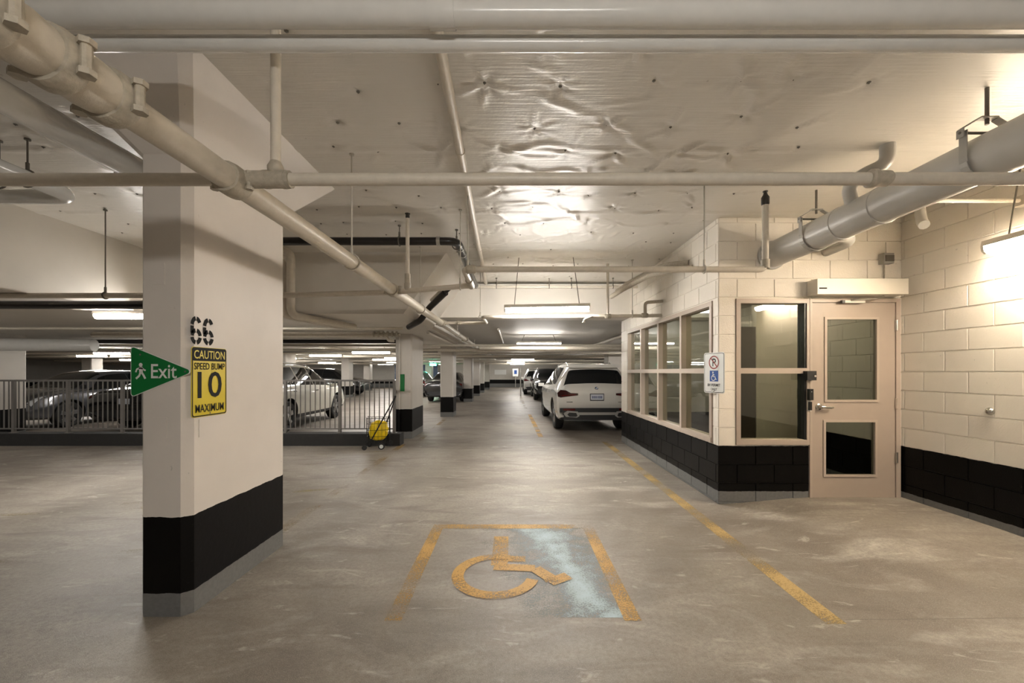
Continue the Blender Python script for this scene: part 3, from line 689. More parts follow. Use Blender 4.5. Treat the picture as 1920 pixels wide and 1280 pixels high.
# ------------------------------------------------------------------ pipes
def coupling(c, ax, r, parent, w=.05, name='coupling', bolts=True):
    ax = Vector(ax).normalized(); c = Vector(c)
    mb = MB().lathe([(r, -w), (r * 1.22, -w), (r * 1.30, -w * .5), (r * 1.30, w * .5), (r * 1.22, w), (r, w)], c, ax, 20)
    if bolts:
        side = ax.cross(Vector((0, 0, 1))); side = side.normalized() if side.length > .1 else Vector((1, 0, 0)); up = side.cross(ax).normalized()
        for s in (-1, 1):
            q = c + side * s * r * 1.42
            mb.tube([q - up * r * .55, q + up * r * .55], r * .20, 8); mb.tube([q - up * r * .75, q - up * r * .5], r * .32, 6); mb.tube([q + up * r * .5, q + up * r * .75], r * .32, 6)
    return mb.build(name, 'fitting', parent, 40)
def hanger(x, y, z, r, ztop, parent, ax='y', mat='rod_pale', rodr=.006):
    t = MB().tube([(x, y, z + r + .05), (x, y, ztop)], rodr, 6)
    t.lathe([(.018, 0), (.018, .012)], (x, y, ztop - .012), (0, 0, 1), 10)
    if ax == 'y': ring = [(x + (r + .006) * math.cos(a), y, z + (r + .006) * math.sin(a)) for a in [2 * math.pi * k / 20 for k in range(21)]]
    else: ring = [(x, y + (r + .006) * math.cos(a), z + (r + .006) * math.sin(a)) for a in [2 * math.pi * k / 20 for k in range(21)]]
    t.tube(ring, .007, 6); t.tube([(x, y, z + r), (x, y, z + r + .06)], .011, 8)
    return t.build('hanger', mat, parent)
def pipe(name, label, path, r, mat='pipe_cream', cat='pipe', bend=0., seg=16, group=None):
    t = thing(name, label, cat, path[0], group=group); o = Vector(path[0])
    MB().tube([Vector(p) - o for p in path], r, seg, bend).build('pipe_run', mat, t, 50)
    t['o'] = 0; del t['o']
    return t
class Loc:      # lets parts be written in world coordinates
    pass
def rel(t, obs):
    for o in (obs if isinstance(obs, (list, tuple)) else [obs]): o.location = tuple(-c for c in t.location)
    return obs
MX, MZ, MR = -1.25, 2.30, .054
mp = pipe('sprinkler_main', 'thick cream sprinkler main running past the signed column', [(MX, -4, MZ), (MX, 30, MZ)], MR)
rel(mp, [coupling((MX, y, MZ), (0, 1, 0), MR, mp) for y in (1.78, 4.15, 6.94, 10.4, 14.)])
rel(mp, [MB().lathe([(MR, -.10), (.062, -.10), (.074, -.06), (.076, 0), (.070, .05), (.064, .10), (MR, .10)], (MX, y, MZ), (0, 1, 0), 22).build('fitting', 'pipe_cream', mp, 50) for y in (1.0, 1.17)])
rel(mp, [coupling((MX, y, MZ), (0, 1, 0), .066, mp, .03) for y in (.93, 1.085, 1.24)])
rel(mp, [hanger(MX, y, MZ, MR, ZC, mp) for y in (3.1, 5.4)]); rel(mp, [hanger(MX, y, MZ, MR, ZB, mp) for y in (9., 13.)])
# near pair of grey pipes overhead
p = pipe('drain_pipe', 'broad grey pipe crossing close under the near ceiling', [(-2.42, 1.58, ZC), (-2.42, 1.58, 2.862), (2.5, 1.58, 2.862), (2.5, 1.58, ZC)], .046, 'pipe_grey', seg=28, bend=.08); rel(p, [hanger(x, 1.58, 2.862, .046, ZC, p, 'x') for x in (-2.2, 2.3)])
rel(p, [MB().lathe([(.046, -.05), (.052, -.05), (.052, .05), (.046, .05)], (x, 1.58, 2.862), (1, 0, 0), 24).build('coupling', 'pipe_grey', p, 40) for x in (-.28,)] )
p = pipe('drain_pipe', 'narrower grey pipe running beside the broad overhead pipe', [(-2.45, 1.68, ZC), (-2.45, 1.68, 2.827), (2.5, 1.68, 2.827), (2.5, 1.68, ZC)], .031, 'pipe_grey', seg=24, bend=.06); rel(p, [hanger(x, 1.68, 2.827, .031, ZC, p, 'x') for x in (-2.25, 2.35)])
# branch 1
B1Y = 1.80
p = pipe('sprinkler_branch', 'cream branch pipe crossing the whole bay below the grey pair', [(-6.9, B1Y, 2.31), (4.2, B1Y, 2.32)], .0275)
rel(p, MB().tube([(-1.20, B1Y, 2.315), (-1.0, B1Y, 2.315)], .038, 14).build('tee', 'fitting', p, 40))
rel(p, MB().lathe([(.03, -.05), (.04, -.05), (.04, -.03), (.034, -.03), (.034, .03), (.04, .03), (.04, .05), (.03, .05)], (-1.068, B1Y, 2.315), (1, 0, 0), 16).build('tee', 'fitting', p, 30))
rel(p, MB().tube([(-1.068, B1Y, 2.33), (-1.068, B1Y, 3.06)], .021, 12).build('riser', 'pipe_cream', p, 40))
rel(p, MB().lathe([(.026, 0), (.034, .02), (.034, .035), (.022, .06)], (-1.068, B1Y, 2.335), (0, 0, 1), 14).build('collar', 'fitting', p, 40))
rel(p, MB().lathe([(.016, 0), (.022, .01), (.02, .05), (.028, .055), (.028, .06)], (-1.068, B1Y, 3.06), (0, 0, 1), 12).build('sprinkler_head', 'brass_black', p, 40))
rel(p, MB().lathe([(.028, -.06), (.040, -.05), (.040, -.03), (.034, -.02), (.034, .03), (.028, .04)], (1.655, B1Y, 2.32), (1, 0, 0), 18).build('coupling', 'fitting', p, 40))
rel(p, [hanger(x, B1Y, 2.312, .0275, ZC, p, 'x') for x in (-3.2, 2.9)])
# branch 2 with its riser, link and branch 3
p = pipe('sprinkler_branch', 'cream branch pipe behind the signed column below the black pipe', [(-9.6, 4.17, 2.235), (-2.3, 4.17, 2.25), (-1.25, 4.17, 2.28), (-.44, 4.17, 2.35)], .028)
rel(p, MB().tube([(-1.10, 4.17, 2.30), (-1.10, 4.17, 2.37)], [.032, .036], 12).build('collar', 'fitting', p, 40)); rel(p, MB().tube([(-1.10, 4.17, 2.35), (-1.10, 4.17, 3.05)], .020, 12).build('riser', 'pipe_cream', p, 40))
rel(p, MB().tube([(-1.10, 4.17, 2.36), (-1.10, 4.17, 2.47)], .030, 12).build('coupling', 'fitting', p, 40)); rel(p, MB().lathe([(.016, 0), (.022, .01), (.02, .04), (.028, .045), (.028, .05)], (-1.10, 4.17, 3.05), (0, 0, 1), 12).build('sprinkler_head', 'brass_black', p, 40))
rel(p, [hanger(-4.25, 4.17, 2.245, .028, ZC, p, 'x', 'rod'), hanger(-.55, 4.17, 2.34, .028, ZC, p, 'x')])
p = pipe('sprinkler_branch', 'cream pipe crossing before the hanging light, ending in an upright sprinkler', [(-.44, 4.20, 2.36), (-.44, 3.6, 2.372), (2.27, 3.6, 2.372), (2.27, 3.6, 3.0)], .027, bend=.06)
rel(p, [hanger(1.72, 3.6, 2.372, .027, ZC, p, 'x'), hanger(-.41, 3.62, 2.372, .027, ZC, p, 'x')])
rel(p, [MB().lathe([(.03, -.04), (.036, -.04), (.036, .04), (.03, .04)], (2.27, 3.6, 2.42), (0, 0, 1), 14).build('coupling', 'fitting', p, 40), MB().lathe([(.028, -.02), (.033, -.01), (.033, .05), (.020, .07), (.014, .09), (.022, .10), (.022, .105)], (2.27, 3.6, 2.97), (0, 0, 1), 12).build('sprinkler_head', 'brass_black', p, 40),
        MB().tube([(-.44, 4.22, 2.355), (-.44, 3.98, 2.362)], .037, 14).build('elbow', 'fitting', p, 40), MB().lathe([(.03, -.045), (.038, -.03), (.038, .03), (.03, .045)], (-.38, 3.6, 2.372), (1, 0, 0), 14).build('elbow', 'fitting', p, 40)])
# branch 4/5 at the hanging light
p = pipe('sprinkler_branch', 'brightly lit cream pipe just behind the hanging strip light', [(-1.25, 6.94, 2.30), (-.46, 6.94, 2.30), (-.46, 6.04, 2.275), (2.24, 6.04, 2.30)], .026, bend=.05)
rel(p, [coupling((-.95, 6.94, 2.30), (1, 0, 0), .028, p, .04), MB().lathe([(.028, -.05), (.036, -.04), (.036, .04), (.028, .05)], (1.43, 6.04, 2.29), (1, 0, 0), 14).build('tee', 'fitting', p, 40), MB().tube([(1.43, 6.04, 2.30), (1.43, 6.04, 3.08)], .019, 10).build('riser', 'pipe_cream', p, 40),
        MB().tube([(1.2, 6.04, 2.29), (1.02, 5.7, 2.20), (1.0, 5.66, 2.17)], .014, 8).build('sprinkler_arm', 'pipe_cream', p, 40), MB().lathe([(.012, 0), (.026, .02), (.026, .026)], (1.0, 5.65, 2.17), (0, 0, -1), 10).build('sprinkler_head', 'white_metal', p),
        hanger(1.8, 6.04, 2.298, .026, ZC, p, 'x'), hanger(-.5, 6.1, 2.275, .026, ZC, p, 'y'),
        MB().tube([(1.98, 6.0, 2.30), (1.98, 6.0, 2.49), (2.24, 6.0, 2.51)], .024, 10, .05).build('bypass_loop', 'fitting', p, 50), MB().lathe([(.028, -.05), (.036, -.04), (.036, .04), (.028, .05)], (1.98, 6.02, 2.30), (1, 0, 0), 12).build('tee', 'fitting', p, 40)])
p = pipe('conduit_pipe', 'thin cream pipe tight against the cross beam face', [(-.62, 7.2, 2.98), (2.24, 7.2, 2.98)], .022); rel(p, [hanger(x, 7.2, 2.98, .022, ZC, p, 'x', 'rod') for x in (-.3, .65, 1.05, 1.8)])
p = pipe('ceiling_conduit', 'long cream pipe fixed lengthwise under the foil ceiling', [(-.345, 1.2, 3.075), (-.50, 7.3, 3.07)], .031); rel(p, [MB().lathe([(.031, -.006), (.036, -.006), (.036, .006), (.031, .006)], (-.345 - .155 * (y - 1.2) / 6.1, y, 3.075), (0, 1, 0), 16).build('joint', 'pipe_cream', p) for y in (2.95, 5.3)])
# black drain pipes
p = pipe('black_drain', 'black drain pipe turning towards the cross beam under the ceiling', [(-3.5, 4.61, 2.955), (-.64, 4.61, 2.955), (-.655, 7.0, 2.95), ], .046, 'pipe_black', bend=.14, seg=18)
rel(p, [MB().lathe([(.047, -.02), (.053, -.02), (.053, .02), (.047, .02)], (x, 4.61, 2.955), (1, 0, 0), 18).build('joint_band', 'bracket_steel', p) for x in (-.86,)] + [MB().lathe([(.047, -.012), (.052, -.012), (.052, .012), (.047, .012)], (-.645, y, 2.953), (0, 1, 0), 18).build('joint_band', 'bracket_steel', p) for y in (4.85, 5.1, 6.9)])
rel(p, [hanger(-1.31, 4.61, 2.955, .046, ZC, p, 'x', 'rod'), hanger(-.67, 4.75, 2.955, .046, ZC, p, 'y', 'rod')])
tag(MB().tube([(-.95, 5.6, 2.56), (-1.27, 6.03, 2.408), (-1.43, 6.2, 2.25), (-1.72, 6.6, 2.19)], .047, 16, .1).tube([(-.95, 5.6, 2.56), (-.88, 5.52, 2.60)], .03, 10).build('black_drain', 'pipe_black', smooth=50), 'short black drain pipe slanting down beside the sprinkler main', 'pipe')
tag(MB().tube([(-.95, 5.60, 2.645), (-1.22, 5.98, 2.52)], .026, 12).build('waste_pipe', 'pipe_cream', smooth=50), 'pale pipe clipped above the short slanting black drain', 'pipe')
tag(MB().tube([(-9.6, 4.42, 2.19), (-2.7, 4.42, 2.19)], .045, 14).build('black_drain', 'pipe_black', smooth=50), 'black drain pipe running beyond the left side of the signed column', 'pipe')
# left side pipework
pipe('drain_pipe', 'grey lengthwise pipe tucked against the ceiling left of the column', [(-2.72, -2, 2.93), (-2.72, 3.2, 2.91), (-2.72, 3.2, ZC - .01)], .085, 'pipe_grey', seg=24, bend=.12)
p = pipe('drain_pipe', 'grey pipe elbow hung on two rods in the left bay', [(-3.52, .6, 2.86), (-3.52, 3.2, 2.85), (-6, 3.2, 2.85)], .055, 'pipe_grey', bend=.12); rel(p, [hanger(-3.52, 2.9, 2.85, .055, ZC, p, 'y', 'rod'), hanger(-3.75, 2.92, 2.85, .055, ZC, p, 'y', 'rod')])
tag(MB().tube([(-3.6, 5.30, 3.06), (-2.945, 5.30, 3.06), (-2.945, 5.30, 2.205), (-2.62, 6.6, 2.19)], .052, 16, .12).build('drain_pipe', 'pipe_cream', smooth=50), 'cream waste pipe dropping down the haunch, outer of the pair', 'pipe')
tag(MB().tube([(-3.7, 5.34, 2.95), (-3.065, 5.34, 2.95), (-3.065, 5.34, 2.205), (-2.78, 6.5, 2.18)], .042, 16, .10).build('drain_pipe', 'pipe_cream', smooth=50), 'cream waste pipe dropping down the haunch, inner of the pair', 'pipe')
pv = thing('valve_cluster', 'rusty ribbed valve fittings on top of the railing end column', 'valve', (-2.5, 7.95, 2.20))
mb = MB().tube([(-.28, 0, 0), (.25, .02, -.01)], .035, 12)
for k in range(6): mb.lathe([(.036, -.018), (.058, -.012), (.058, .012), (.036, .018)], (-.26 + .09 * k, .0, 0), (1, 0, 0), 12)
mb.build('valve_body', 'fitting', pv, 40); MB().tube([(-.05, .02, -.02), (.02, .05, -.13), (.12, .05, -.13)], .03, 10, .04).build('outlet', 'fitting', pv, 40)
# transverse pipes under the low soffits
for k, (y, z, r, x0, x1) in enumerate(((6.9, 2.20, .022, -14, -1.9), (8.2, 2.21, .06, -8.6, -2.7), (10.4, 2.14, .03, -20, 6), (11.9, 2.17, .06, -1.0, 8), (12.3, 2.12, .05, -22, 6), (14.5, 2.13, .035, -24, 8), (16.6, 2.10, .06, -24, 8), (19., 2.12, .04, -26, 8), (22.7, 2.08, .06, -26, 8), (25.5, 2.1, .05, -28, 8), (29., 2.05, .06, -30, 8))):
    tag(MB().tube([(x0, y, z), (x1, y, z)], r, 10).build('cross_pipe', 'pipe_cream', smooth=50), 'pale pipe crossing under the low far ceiling', 'pipe', 'far crossing pipes')
for (y, z, x0, x1) in ((9.2, 2.15, -16, -2.7), (13.3, 2.14, -20, -2.5), (18., 2.12, -24, 0)):
    tag(MB().tube([(x0, y, z), (x1, y, z)], .045, 10).build('cross_pipe', 'pipe_black', smooth=50), 'black pipe crossing under the low far soffit', 'pipe', 'far black pipes')
for (x, y0, y1, z, r) in ((-.35, 9.5, 14., 2.46, .03), (-1.0, 12., 20., 2.2, .04), (-1.7, 8., 24., 2.235, .03), (3.0, 9., 24., 2.44, .05), (-5.9, 9., 26., 2.23, .04)):
    tag(MB().tube([(x, y0, z), (x, y1, z)], r, 10).build('lengthwise_pipe', 'pipe_cream', smooth=50), 'pale pipe running lengthwise under the low far ceiling', 'pipe', 'far lengthwise pipes')
tag(MB().tube([(-16, 7.2, 2.0), (-9.0, 8.6, 2.02)], .13, 16).build('duct', 'pipe_grey', smooth=50), 'fat pale duct end slanting under the soffit near the railing', 'duct')
# large duct pipe into the booth
DX, DZ, DR = 2.82, 2.72, .136
p = pipe('storm_pipe', 'very large grey pipe running over the door into the booth wall', [(DX, -4, DZ + .02), (DX, BY + .06, DZ)], DR, 'pipe_duct', seg=32)
rel(p, [MB().lathe([(DR, -.012), (DR + .006, -.010), (DR + .006, .010), (DR, .012)], (DX, y, DZ), (0, 1, 0), 32).build('joint_band', 'pipe_duct', p) for y in (3.05, 3.42, 1.5)])
rel(p, MB().lathe([(DR, -.03), (DR + .018, -.02), (DR + .02, .0), (DR, .02)], (DX, BY - .01, DZ), (0, 1, 0), 32).build('wall_collar', 'pipe_duct', p, 40))
for y in (2.38, 3.72):
    mb = MB(); r = DR + .008
    ln = [(DX + r * math.cos(a), y, DZ + r * math.sin(a)) for a in [math.pi + math.pi * k / 16 for k in range(17)]]
    ln = [(DX - r, y, DZ + .16)] + ln + [(DX + r, y, DZ + .16)]
    for a, b in zip(ln[:-1], ln[1:]):
        mb.add([(a[0], y - .022, a[2]), (a[0], y + .022, a[2]), (b[0], y + .022, b[2]), (b[0], y - .022, b[2])], [(0, 1, 2, 3)])
    s_ = rel(p, mb.build('clevis_strap', 'bracket_steel', p)); so = s_.modifiers.new('t', 'SOLIDIFY'); so.thickness = .005
    yk = [(DX - r - .012, y, DZ + .12), (DX - r - .012, y, DZ + .17), (DX - .05, y, DZ + .235), (DX + .05, y, DZ + .235), (DX + r + .012, y, DZ + .17), (DX + r + .012, y, DZ + .12)]
    mb = MB()
    for a, b in zip(yk[:-1], yk[1:]): mb.add([(a[0], y - .02, a[2]), (a[0], y + .02, a[2]), (b[0], y + .02, b[2]), (b[0], y - .02, b[2])], [(0, 1, 2, 3)])
    s_ = rel(p, mb.build('clevis_yoke', 'bracket_steel', p)); so = s_.modifiers.new('t', 'SOLIDIFY'); so.thickness = .006
    rel(p, MB().tube([(DX - r - .02, y, DZ + .15), (DX + r + .02, y, DZ + .15)], .008, 8).build('cross_bolt', 'rod', p)); rel(p, MB().tube([(DX, y, DZ + .20), (DX, y, ZC)], .010, 8).build('hanger_rod', 'rod', p))
rel(p, MB().tube([(DX - .04, 3.28, DZ + .10), (DX - .14, 3.20, DZ + .21), (DX - .13, 3.08, DZ + .25), (DX - .03, 2.98, DZ + .28), (DX - .03, 2.98, ZC)], .048, 14, .08).build('branch_elbow', 'pipe_duct', p, 50))
rel(p, MB().tube([(DX + .05, 3.55, DZ - .06), (DX + .30, 3.72, 2.70), (DX + .52, 3.98, 2.74), (DX + .60, BY, 2.76)], .05, 14, .12).build('side_branch', 'pipe_duct', p, 50))
tag(MB().tube([(3.72, 3.62, 2.78), (3.78, 3.70, 2.84), (3.84, 3.8, ZC)], .04, 14, .06).build('drain_stub', 'pipe_duct', smooth=50), 'short grey pipe stub dropping from the ceiling near the wall corner', 'pipe')
tag(MB().tube([(3.0, 3.30, 2.86), (4.24, 3.30, 2.86)], .016, 8).box(4.17, 4.245, 3.26, 3.34, 2.82, 2.90).build('wall_conduit', 'pipe_cream'), 'slim conduit with junction box leading to the cream block wall', 'conduit')
# hoses at the booth side top
for k, (dx, dz) in enumerate(((0, 0), (-.10, -.09))):
    tag(MB().tube([(2.24, 5.1 + dx, 2.84 + dz), (1.98 + dx, 5.3, 2.86 + dz), (1.75 + dx, 5.9, 2.78 + dz), (1.72 + dx, 6.6, 2.78 + dz)], .038, 12, .25).build('waste_hose', 'fitting', smooth=50), ('upper' if k == 0 else 'lower') + ' of two bent waste pipes leaving the booth wall top', 'pipe')

# ------------------------------------------------------------------ floor markings
FT = .0018
lift = {}
def marking(name, label, polys, mat, group=None, z=FT):
    mb = MB()
    for p in polys: mb.add([(q[0], q[1], floor_z(q[0], q[1]) + z + lift.get(id(p), 0)) for q in p], [list(range(len(p)))])
    return tag(mb.build(name, mat), label, 'floor marking', group)
def strip(x0, y0, x1, y1, w, n=14): return stroke([(x0 + (x1 - x0) * k / n, y0 + (y1 - y0) * k / n) for k in range(n + 1)], w)
marking('bay_line', 'worn orange bay line beside the booth wall', strip(1.86, 2.3, 1.90, 8.3, .12, 24), 'paint_line_worn')
marking('bay_line', 'faded yellow bay line starting behind the signed column', strip(-2.12, 3.5, -2.20, 8.0, .11), 'paint_orange_faint')
for k, y in enumerate((4.4, 5.2, 6.0, 6.8)): marking('hatch_line', 'faint yellow hatch stripe between signed column and railing', strip(-2.25, y + .55, -4.3, y, .08), 'paint_yellow_faint', 'faded hatch stripes')
for k, y in enumerate((3.0, 4.2)): marking('hatch_line', 'faint yellow curved lane stripe left of the signed column', strip(-2.4, y + .35, -6., y - .3, .08), 'paint_yellow_faint', 'faded lane stripes')
marking('bay_line', 'chipped yellow bay line beside the white sport utility car', strip(.62, 8.9, .56, 13.6, .11), 'paint_orange')
marking('bay_line', 'faint yellow line running on past the railing end column', strip(-1.98, 8.4, -2.1, 12.6, .11), 'paint_orange_faint')
marking('bay_line', 'pale yellow line near the distant sign posts', strip(.50, 15.5, .45, 23., .12), 'paint_orange_faint')
marking('painted_panel', 'worn pale blue paint panel under the wheelchair symbol', [[(-.66, 2.36), (.66, 2.36), (.66, 3.72), (-.66, 3.72)]], 'paint_blue_panel', z=.0012)
fr = strip(-.70, 2.33, -.70, 3.80, .10) + strip(.70, 2.33, .70, 3.80, .10) + strip(-.65, 3.75, .65, 3.75, .10)
marking('symbol_frame', 'orange square painted around the wheelchair symbol', fr, 'paint_orange', z=.0022)
def fl(px, py): Y = 1087.5 / (py - 697.); return ((px - 962.) * Y / 750., Y)
sy = []
sy += stroke([fl(940, 1006), fl(939, 1022), fl(938, 1040), fl(936, 1060)], .125)
sy += stroke([fl(948, 1048), fl(985, 1048)], .09) + stroke([fl(926, 1063), fl(960, 1064), fl(1003, 1066)], .10) + stroke([fl(1003, 1066), fl(1030, 1083), fl(1036, 1090)], .10) + stroke([fl(1030, 1092), fl(1066, 1080)], .10)
sy += stroke(arc(-.125, 2.86, .27, .27, 62, 345, 26), .085)
for k, q in enumerate(sy): lift[id(q)] = .0003 * (k if k < 9 else 9)
marking('wheelchair_symbol', 'worn orange wheelchair symbol painted on the bay floor', sy, 'paint_symbol', z=.0028)

# ------------------------------------------------------------------ cart
ct = thing('shopping_cart', 'folding black wire cart parked against the railing end', 'cart', (-2.56, 7.62, 0), .25)
wm = MB()
for (x, y) in ((-.20, -.14), (.20, -.14), (-.20, .14), (.20, .14)): wm.tube([(x, y, .10), (x, y, .60)], .007, 6)
MB_w = wm.build('frame', 'wire_black', ct)
bk = MB()
for z in (.12, .24, .36, .48, .58):
    rr = .18 + .03 * z; bk.tube([(-.2, -.14, z), (.2, -.14, z), (.2, .14, z), (-.2, .14, z), (-.2, -.14, z)], .004, 5)
for k in range(7):
    x = -.2 + .4 * k / 6
    for y in (-.14, .14): bk.tube([(x, y, .12), (x, y, .58)], .003, 5)
bk.build('basket_wire', 'wire_black', ct)
for y in (-.12, .10): MB().tube([(-.16 + (y > 0) * .22, y - .03, .10), (.05 + (y > 0) * .1, y - .02, .50), (.31, y, .98)], .012, 8).build('handle_tube', 'wire_black', ct)
MB().tube([(.30, -.11, .98), (.30, .11, .98)], .015, 8).build('grip', 'dark_rubber', ct)
for (x, y, r, m) in ((-.24, -.16, .045, 'tyre'), (-.18, .16, .045, 'tyre'), (.06, -.17, .058, 'tyre'), (.2, .17, .058, 'tyre')):
    w_ = MB().lathe([(r * .6, -.014), (r, -.012), (r, .012), (r * .6, .014)], (x, y, r), (0, 1, 0), 18).build('wheel', m, ct, 40)
    MB().lathe([(r * .62, -.018), (r * .62, .018)], (x, y, r), (0, 1, 0), 14).build('hub', 'wheel_white' if y < 0 and x > 0 else 'dark_rubber', w_)
bg = bmesh.new(); bmesh.ops.create_icosphere(bg, subdivisions=4, radius=1)
rb = random.Random(5)
from mathutils import noise as mnoise
for v in bg.verts:
    c = v.co.copy(); n_ = mnoise.noise(c * 2.3) * .16 + mnoise.noise(c * 6) * .07
    sq = 1 / max(abs(c.x), abs(c.y), abs(c.z)) ** .45
    v.co = Vector((c.x * .18 * sq * .92, c.y * .13 * sq * .9, c.z * .20 * sq * .92)) * (1 + n_)
me = bpy.data.meshes.new('bag'); bg.to_mesh(me); bg.free(); me.materials.append(M['bag_yellow']); me.polygons.foreach_set('use_smooth', [True] * len(me.polygons))
tag(inst('shopping_bag', me, None, (-2.56, 7.62, .335), (0, .12, .25)), 'crumpled bright yellow bag sitting inside the wire cart', 'bag')

# ------------------------------------------------------------------ cars
def pchip(xs, ys, x):
    n = len(xs); i = max(0, min(n - 2, int(math.floor(x)))); u = x - i
    def d(k):
        if k <= 0 or k >= n - 1: return 0. if False else (ys[min(k + 1, n - 1)] - ys[max(k - 1, 0)]) / (1 if k in (0, n - 1) else 2)
        a, b = ys[k] - ys[k - 1], ys[k + 1] - ys[k]
        return 0. if a * b <= 0 else 2 * a * b / (a + b)
    h00 = 2 * u ** 3 - 3 * u * u + 1; h10 = u ** 3 - 2 * u * u + u; h01 = -2 * u ** 3 + 3 * u * u; h11 = u ** 3 - u * u
    return h00 * ys[i] + h10 * d(i) + h01 * ys[i + 1] + h11 * d(i + 1)
KEYS = ('y', 'zb', 'zm', 'zs', 'zt', 'wb', 'wm', 'ws', 'wt')
SUV = dict(L=4.70, axle=(.93, 3.79), wr=.37, track=.80, rows=[
 (.08, .36, .44, .47, .52, .72, .80, .80, .76), (.01, .34, .50, .62, .72, .80, .89, .89, .85), (.02, .33, .56, .78, .90, .85, .925, .92, .87),
 (.07, .31, .62, .92, 1.05, .88, .945, .935, .84), (.15, .30, .65, 1.00, 1.13, .89, .945, .93, .79), (.42, .28, .66, 1.05, 1.50, .89, .945, .925, .65), (.44, .28, .66, 1.06, 1.59, .89, .945, .925, .62), (.75, .27, .66, 1.06, 1.645, .89, .945, .925, .63),
 (1.70, .26, .65, 1.04, 1.67, .89, .945, .925, .64), (2.55, .26, .64, 1.02, 1.62, .89, .945, .925, .64), (3.05, .26, .64, 1.01, 1.42, .89, .945, .925, .66), (3.50, .27, .64, 1.00, 1.12, .89, .94, .91, .76),
 (4.10, .28, .62, .95, 1.05, .88, .93, .88, .72), (4.45, .30, .58, .86, .96, .84, .89, .83, .66), (4.62, .32, .54, .72, .82, .78, .83, .79, .66), (4.68, .34, .48, .58, .64, .72, .77, .75, .64)])
SEDAN = dict(L=4.65, axle=(1.0, 3.72), wr=.325, track=.78, rows=[
 (.06, .34, .42, .46, .52, .70, .78, .78, .74), (.00, .32, .48, .62, .72, .78, .86, .86, .80), (.02, .30, .54, .78, .90, .82, .90, .88, .80),
 (.10, .26, .58, .86, 1.00, .84, .91, .89, .74), (.45, .24, .60, .90, 1.06, .85, .915, .89, .72), (.75, .22, .60, .92, 1.15, .85, .915, .88, .66), (1.20, .22, .60, .93, 1.36, .85, .915, .88, .56), (1.60, .21, .60, .93, 1.43, .85, .915, .88, .55),
 (2.10, .21, .60, .93, 1.45, .85, .915, .88, .56), (2.60, .21, .60, .92, 1.40, .85, .915, .88, .57), (3.05, .21, .60, .91, 1.20, .85, .915, .88, .62), (3.42, .22, .60, .90, 1.00, .85, .91, .87, .70),
 (4.00, .24, .57, .84, .92, .84, .90, .84, .66), (4.40, .26, .52, .74, .80, .80, .86, .78, .60), (4.58, .28, .48, .62, .68, .74, .80, .73, .60), (4.64, .30, .42, .50, .54, .66, .72, .70, .60)])
HATCH = dict(L=4.45, axle=(.88, 3.55), wr=.335, track=.78, rows=[
 (.06, .34, .42, .46, .52, .70, .78, .78, .74), (.00, .32, .48, .62, .72, .78, .86, .86, .80), (.02, .30, .54, .78, .88, .82, .90, .88, .80),
 (.08, .26, .58, .88, .98, .84, .91, .89, .76), (.20, .24, .60, .95, 1.06, .85, .915, .89, .72), (.55, .22, .60, .98, 1.30, .85, .915, .88, .60), (.75, .22, .60, .98, 1.41, .85, .915, .88, .58), (1.20, .21, .60, .97, 1.48, .85, .915, .88, .57),
 (1.80, .21, .60, .95, 1.50, .85, .915, .88, .58), (2.35, .21, .60, .93, 1.46, .85, .915, .88, .58), (2.85, .21, .60, .92, 1.26, .85, .915, .88, .62), (3.30, .22, .60, .91, 1.02, .85, .91, .87, .70),
 (3.85, .24, .57, .86, .94, .84, .90, .84, .66), (4.20, .26, .52, .76, .82, .80, .86, .78, .60), (4.38, .28, .48, .64, .70, .74, .80, .73, .60), (4.44, .30, .42, .50, .54, .66, .72, .70, .60)])
def station(T, s):
    n = len(T['rows']); xs = list(range(n)); return {k: pchip(xs, [r[i] for r in T['rows']], s) for i, k in enumerate(KEYS)}
def ring_pts(q):
    d = min(.07, .42 * (q['zt'] - q['zs'])); mx = (q['ws'] + q['wt']) / 2 + .02
    return [(0, q['zb']), (q['wb'] * .8, q['zb']), (q['wb'], q['zb'] + .05), (q['wm'], q['zm']), (q['ws'], q['zs']), (mx, (q['zs'] + q['zt'] - d) / 2), (q['wt'], q['zt'] - d), (q['wt'] - .12, q['zt'] - d * .15), (0, q['zt'] + .012)]
def surf(T, s, t, side=1):
    q = station(T, s); P = ring_pts(q); i = max(0, min(7, int(math.floor(t)))); u = t - i
    def g(k): return P[max(0, min(8, k))] if k <= 8 else (-P[7][0], P[7][1])
    p0, p1, p2, p3 = g(i - 1), g(i), g(i + 1), g(i + 2); out = []
    for c in (0, 1):
        m1, m2 = (p2[c] - p0[c]) * .35, (p3[c] - p1[c]) * .35
        out.append((2 * u ** 3 - 3 * u * u + 1) * p1[c] + (u ** 3 - 2 * u * u + u) * m1 + (-2 * u ** 3 + 3 * u * u) * p2[c] + (u ** 3 - u * u) * m2)
    return Vector((side * out[0], q['y'] - T['L'] / 2, out[1]))
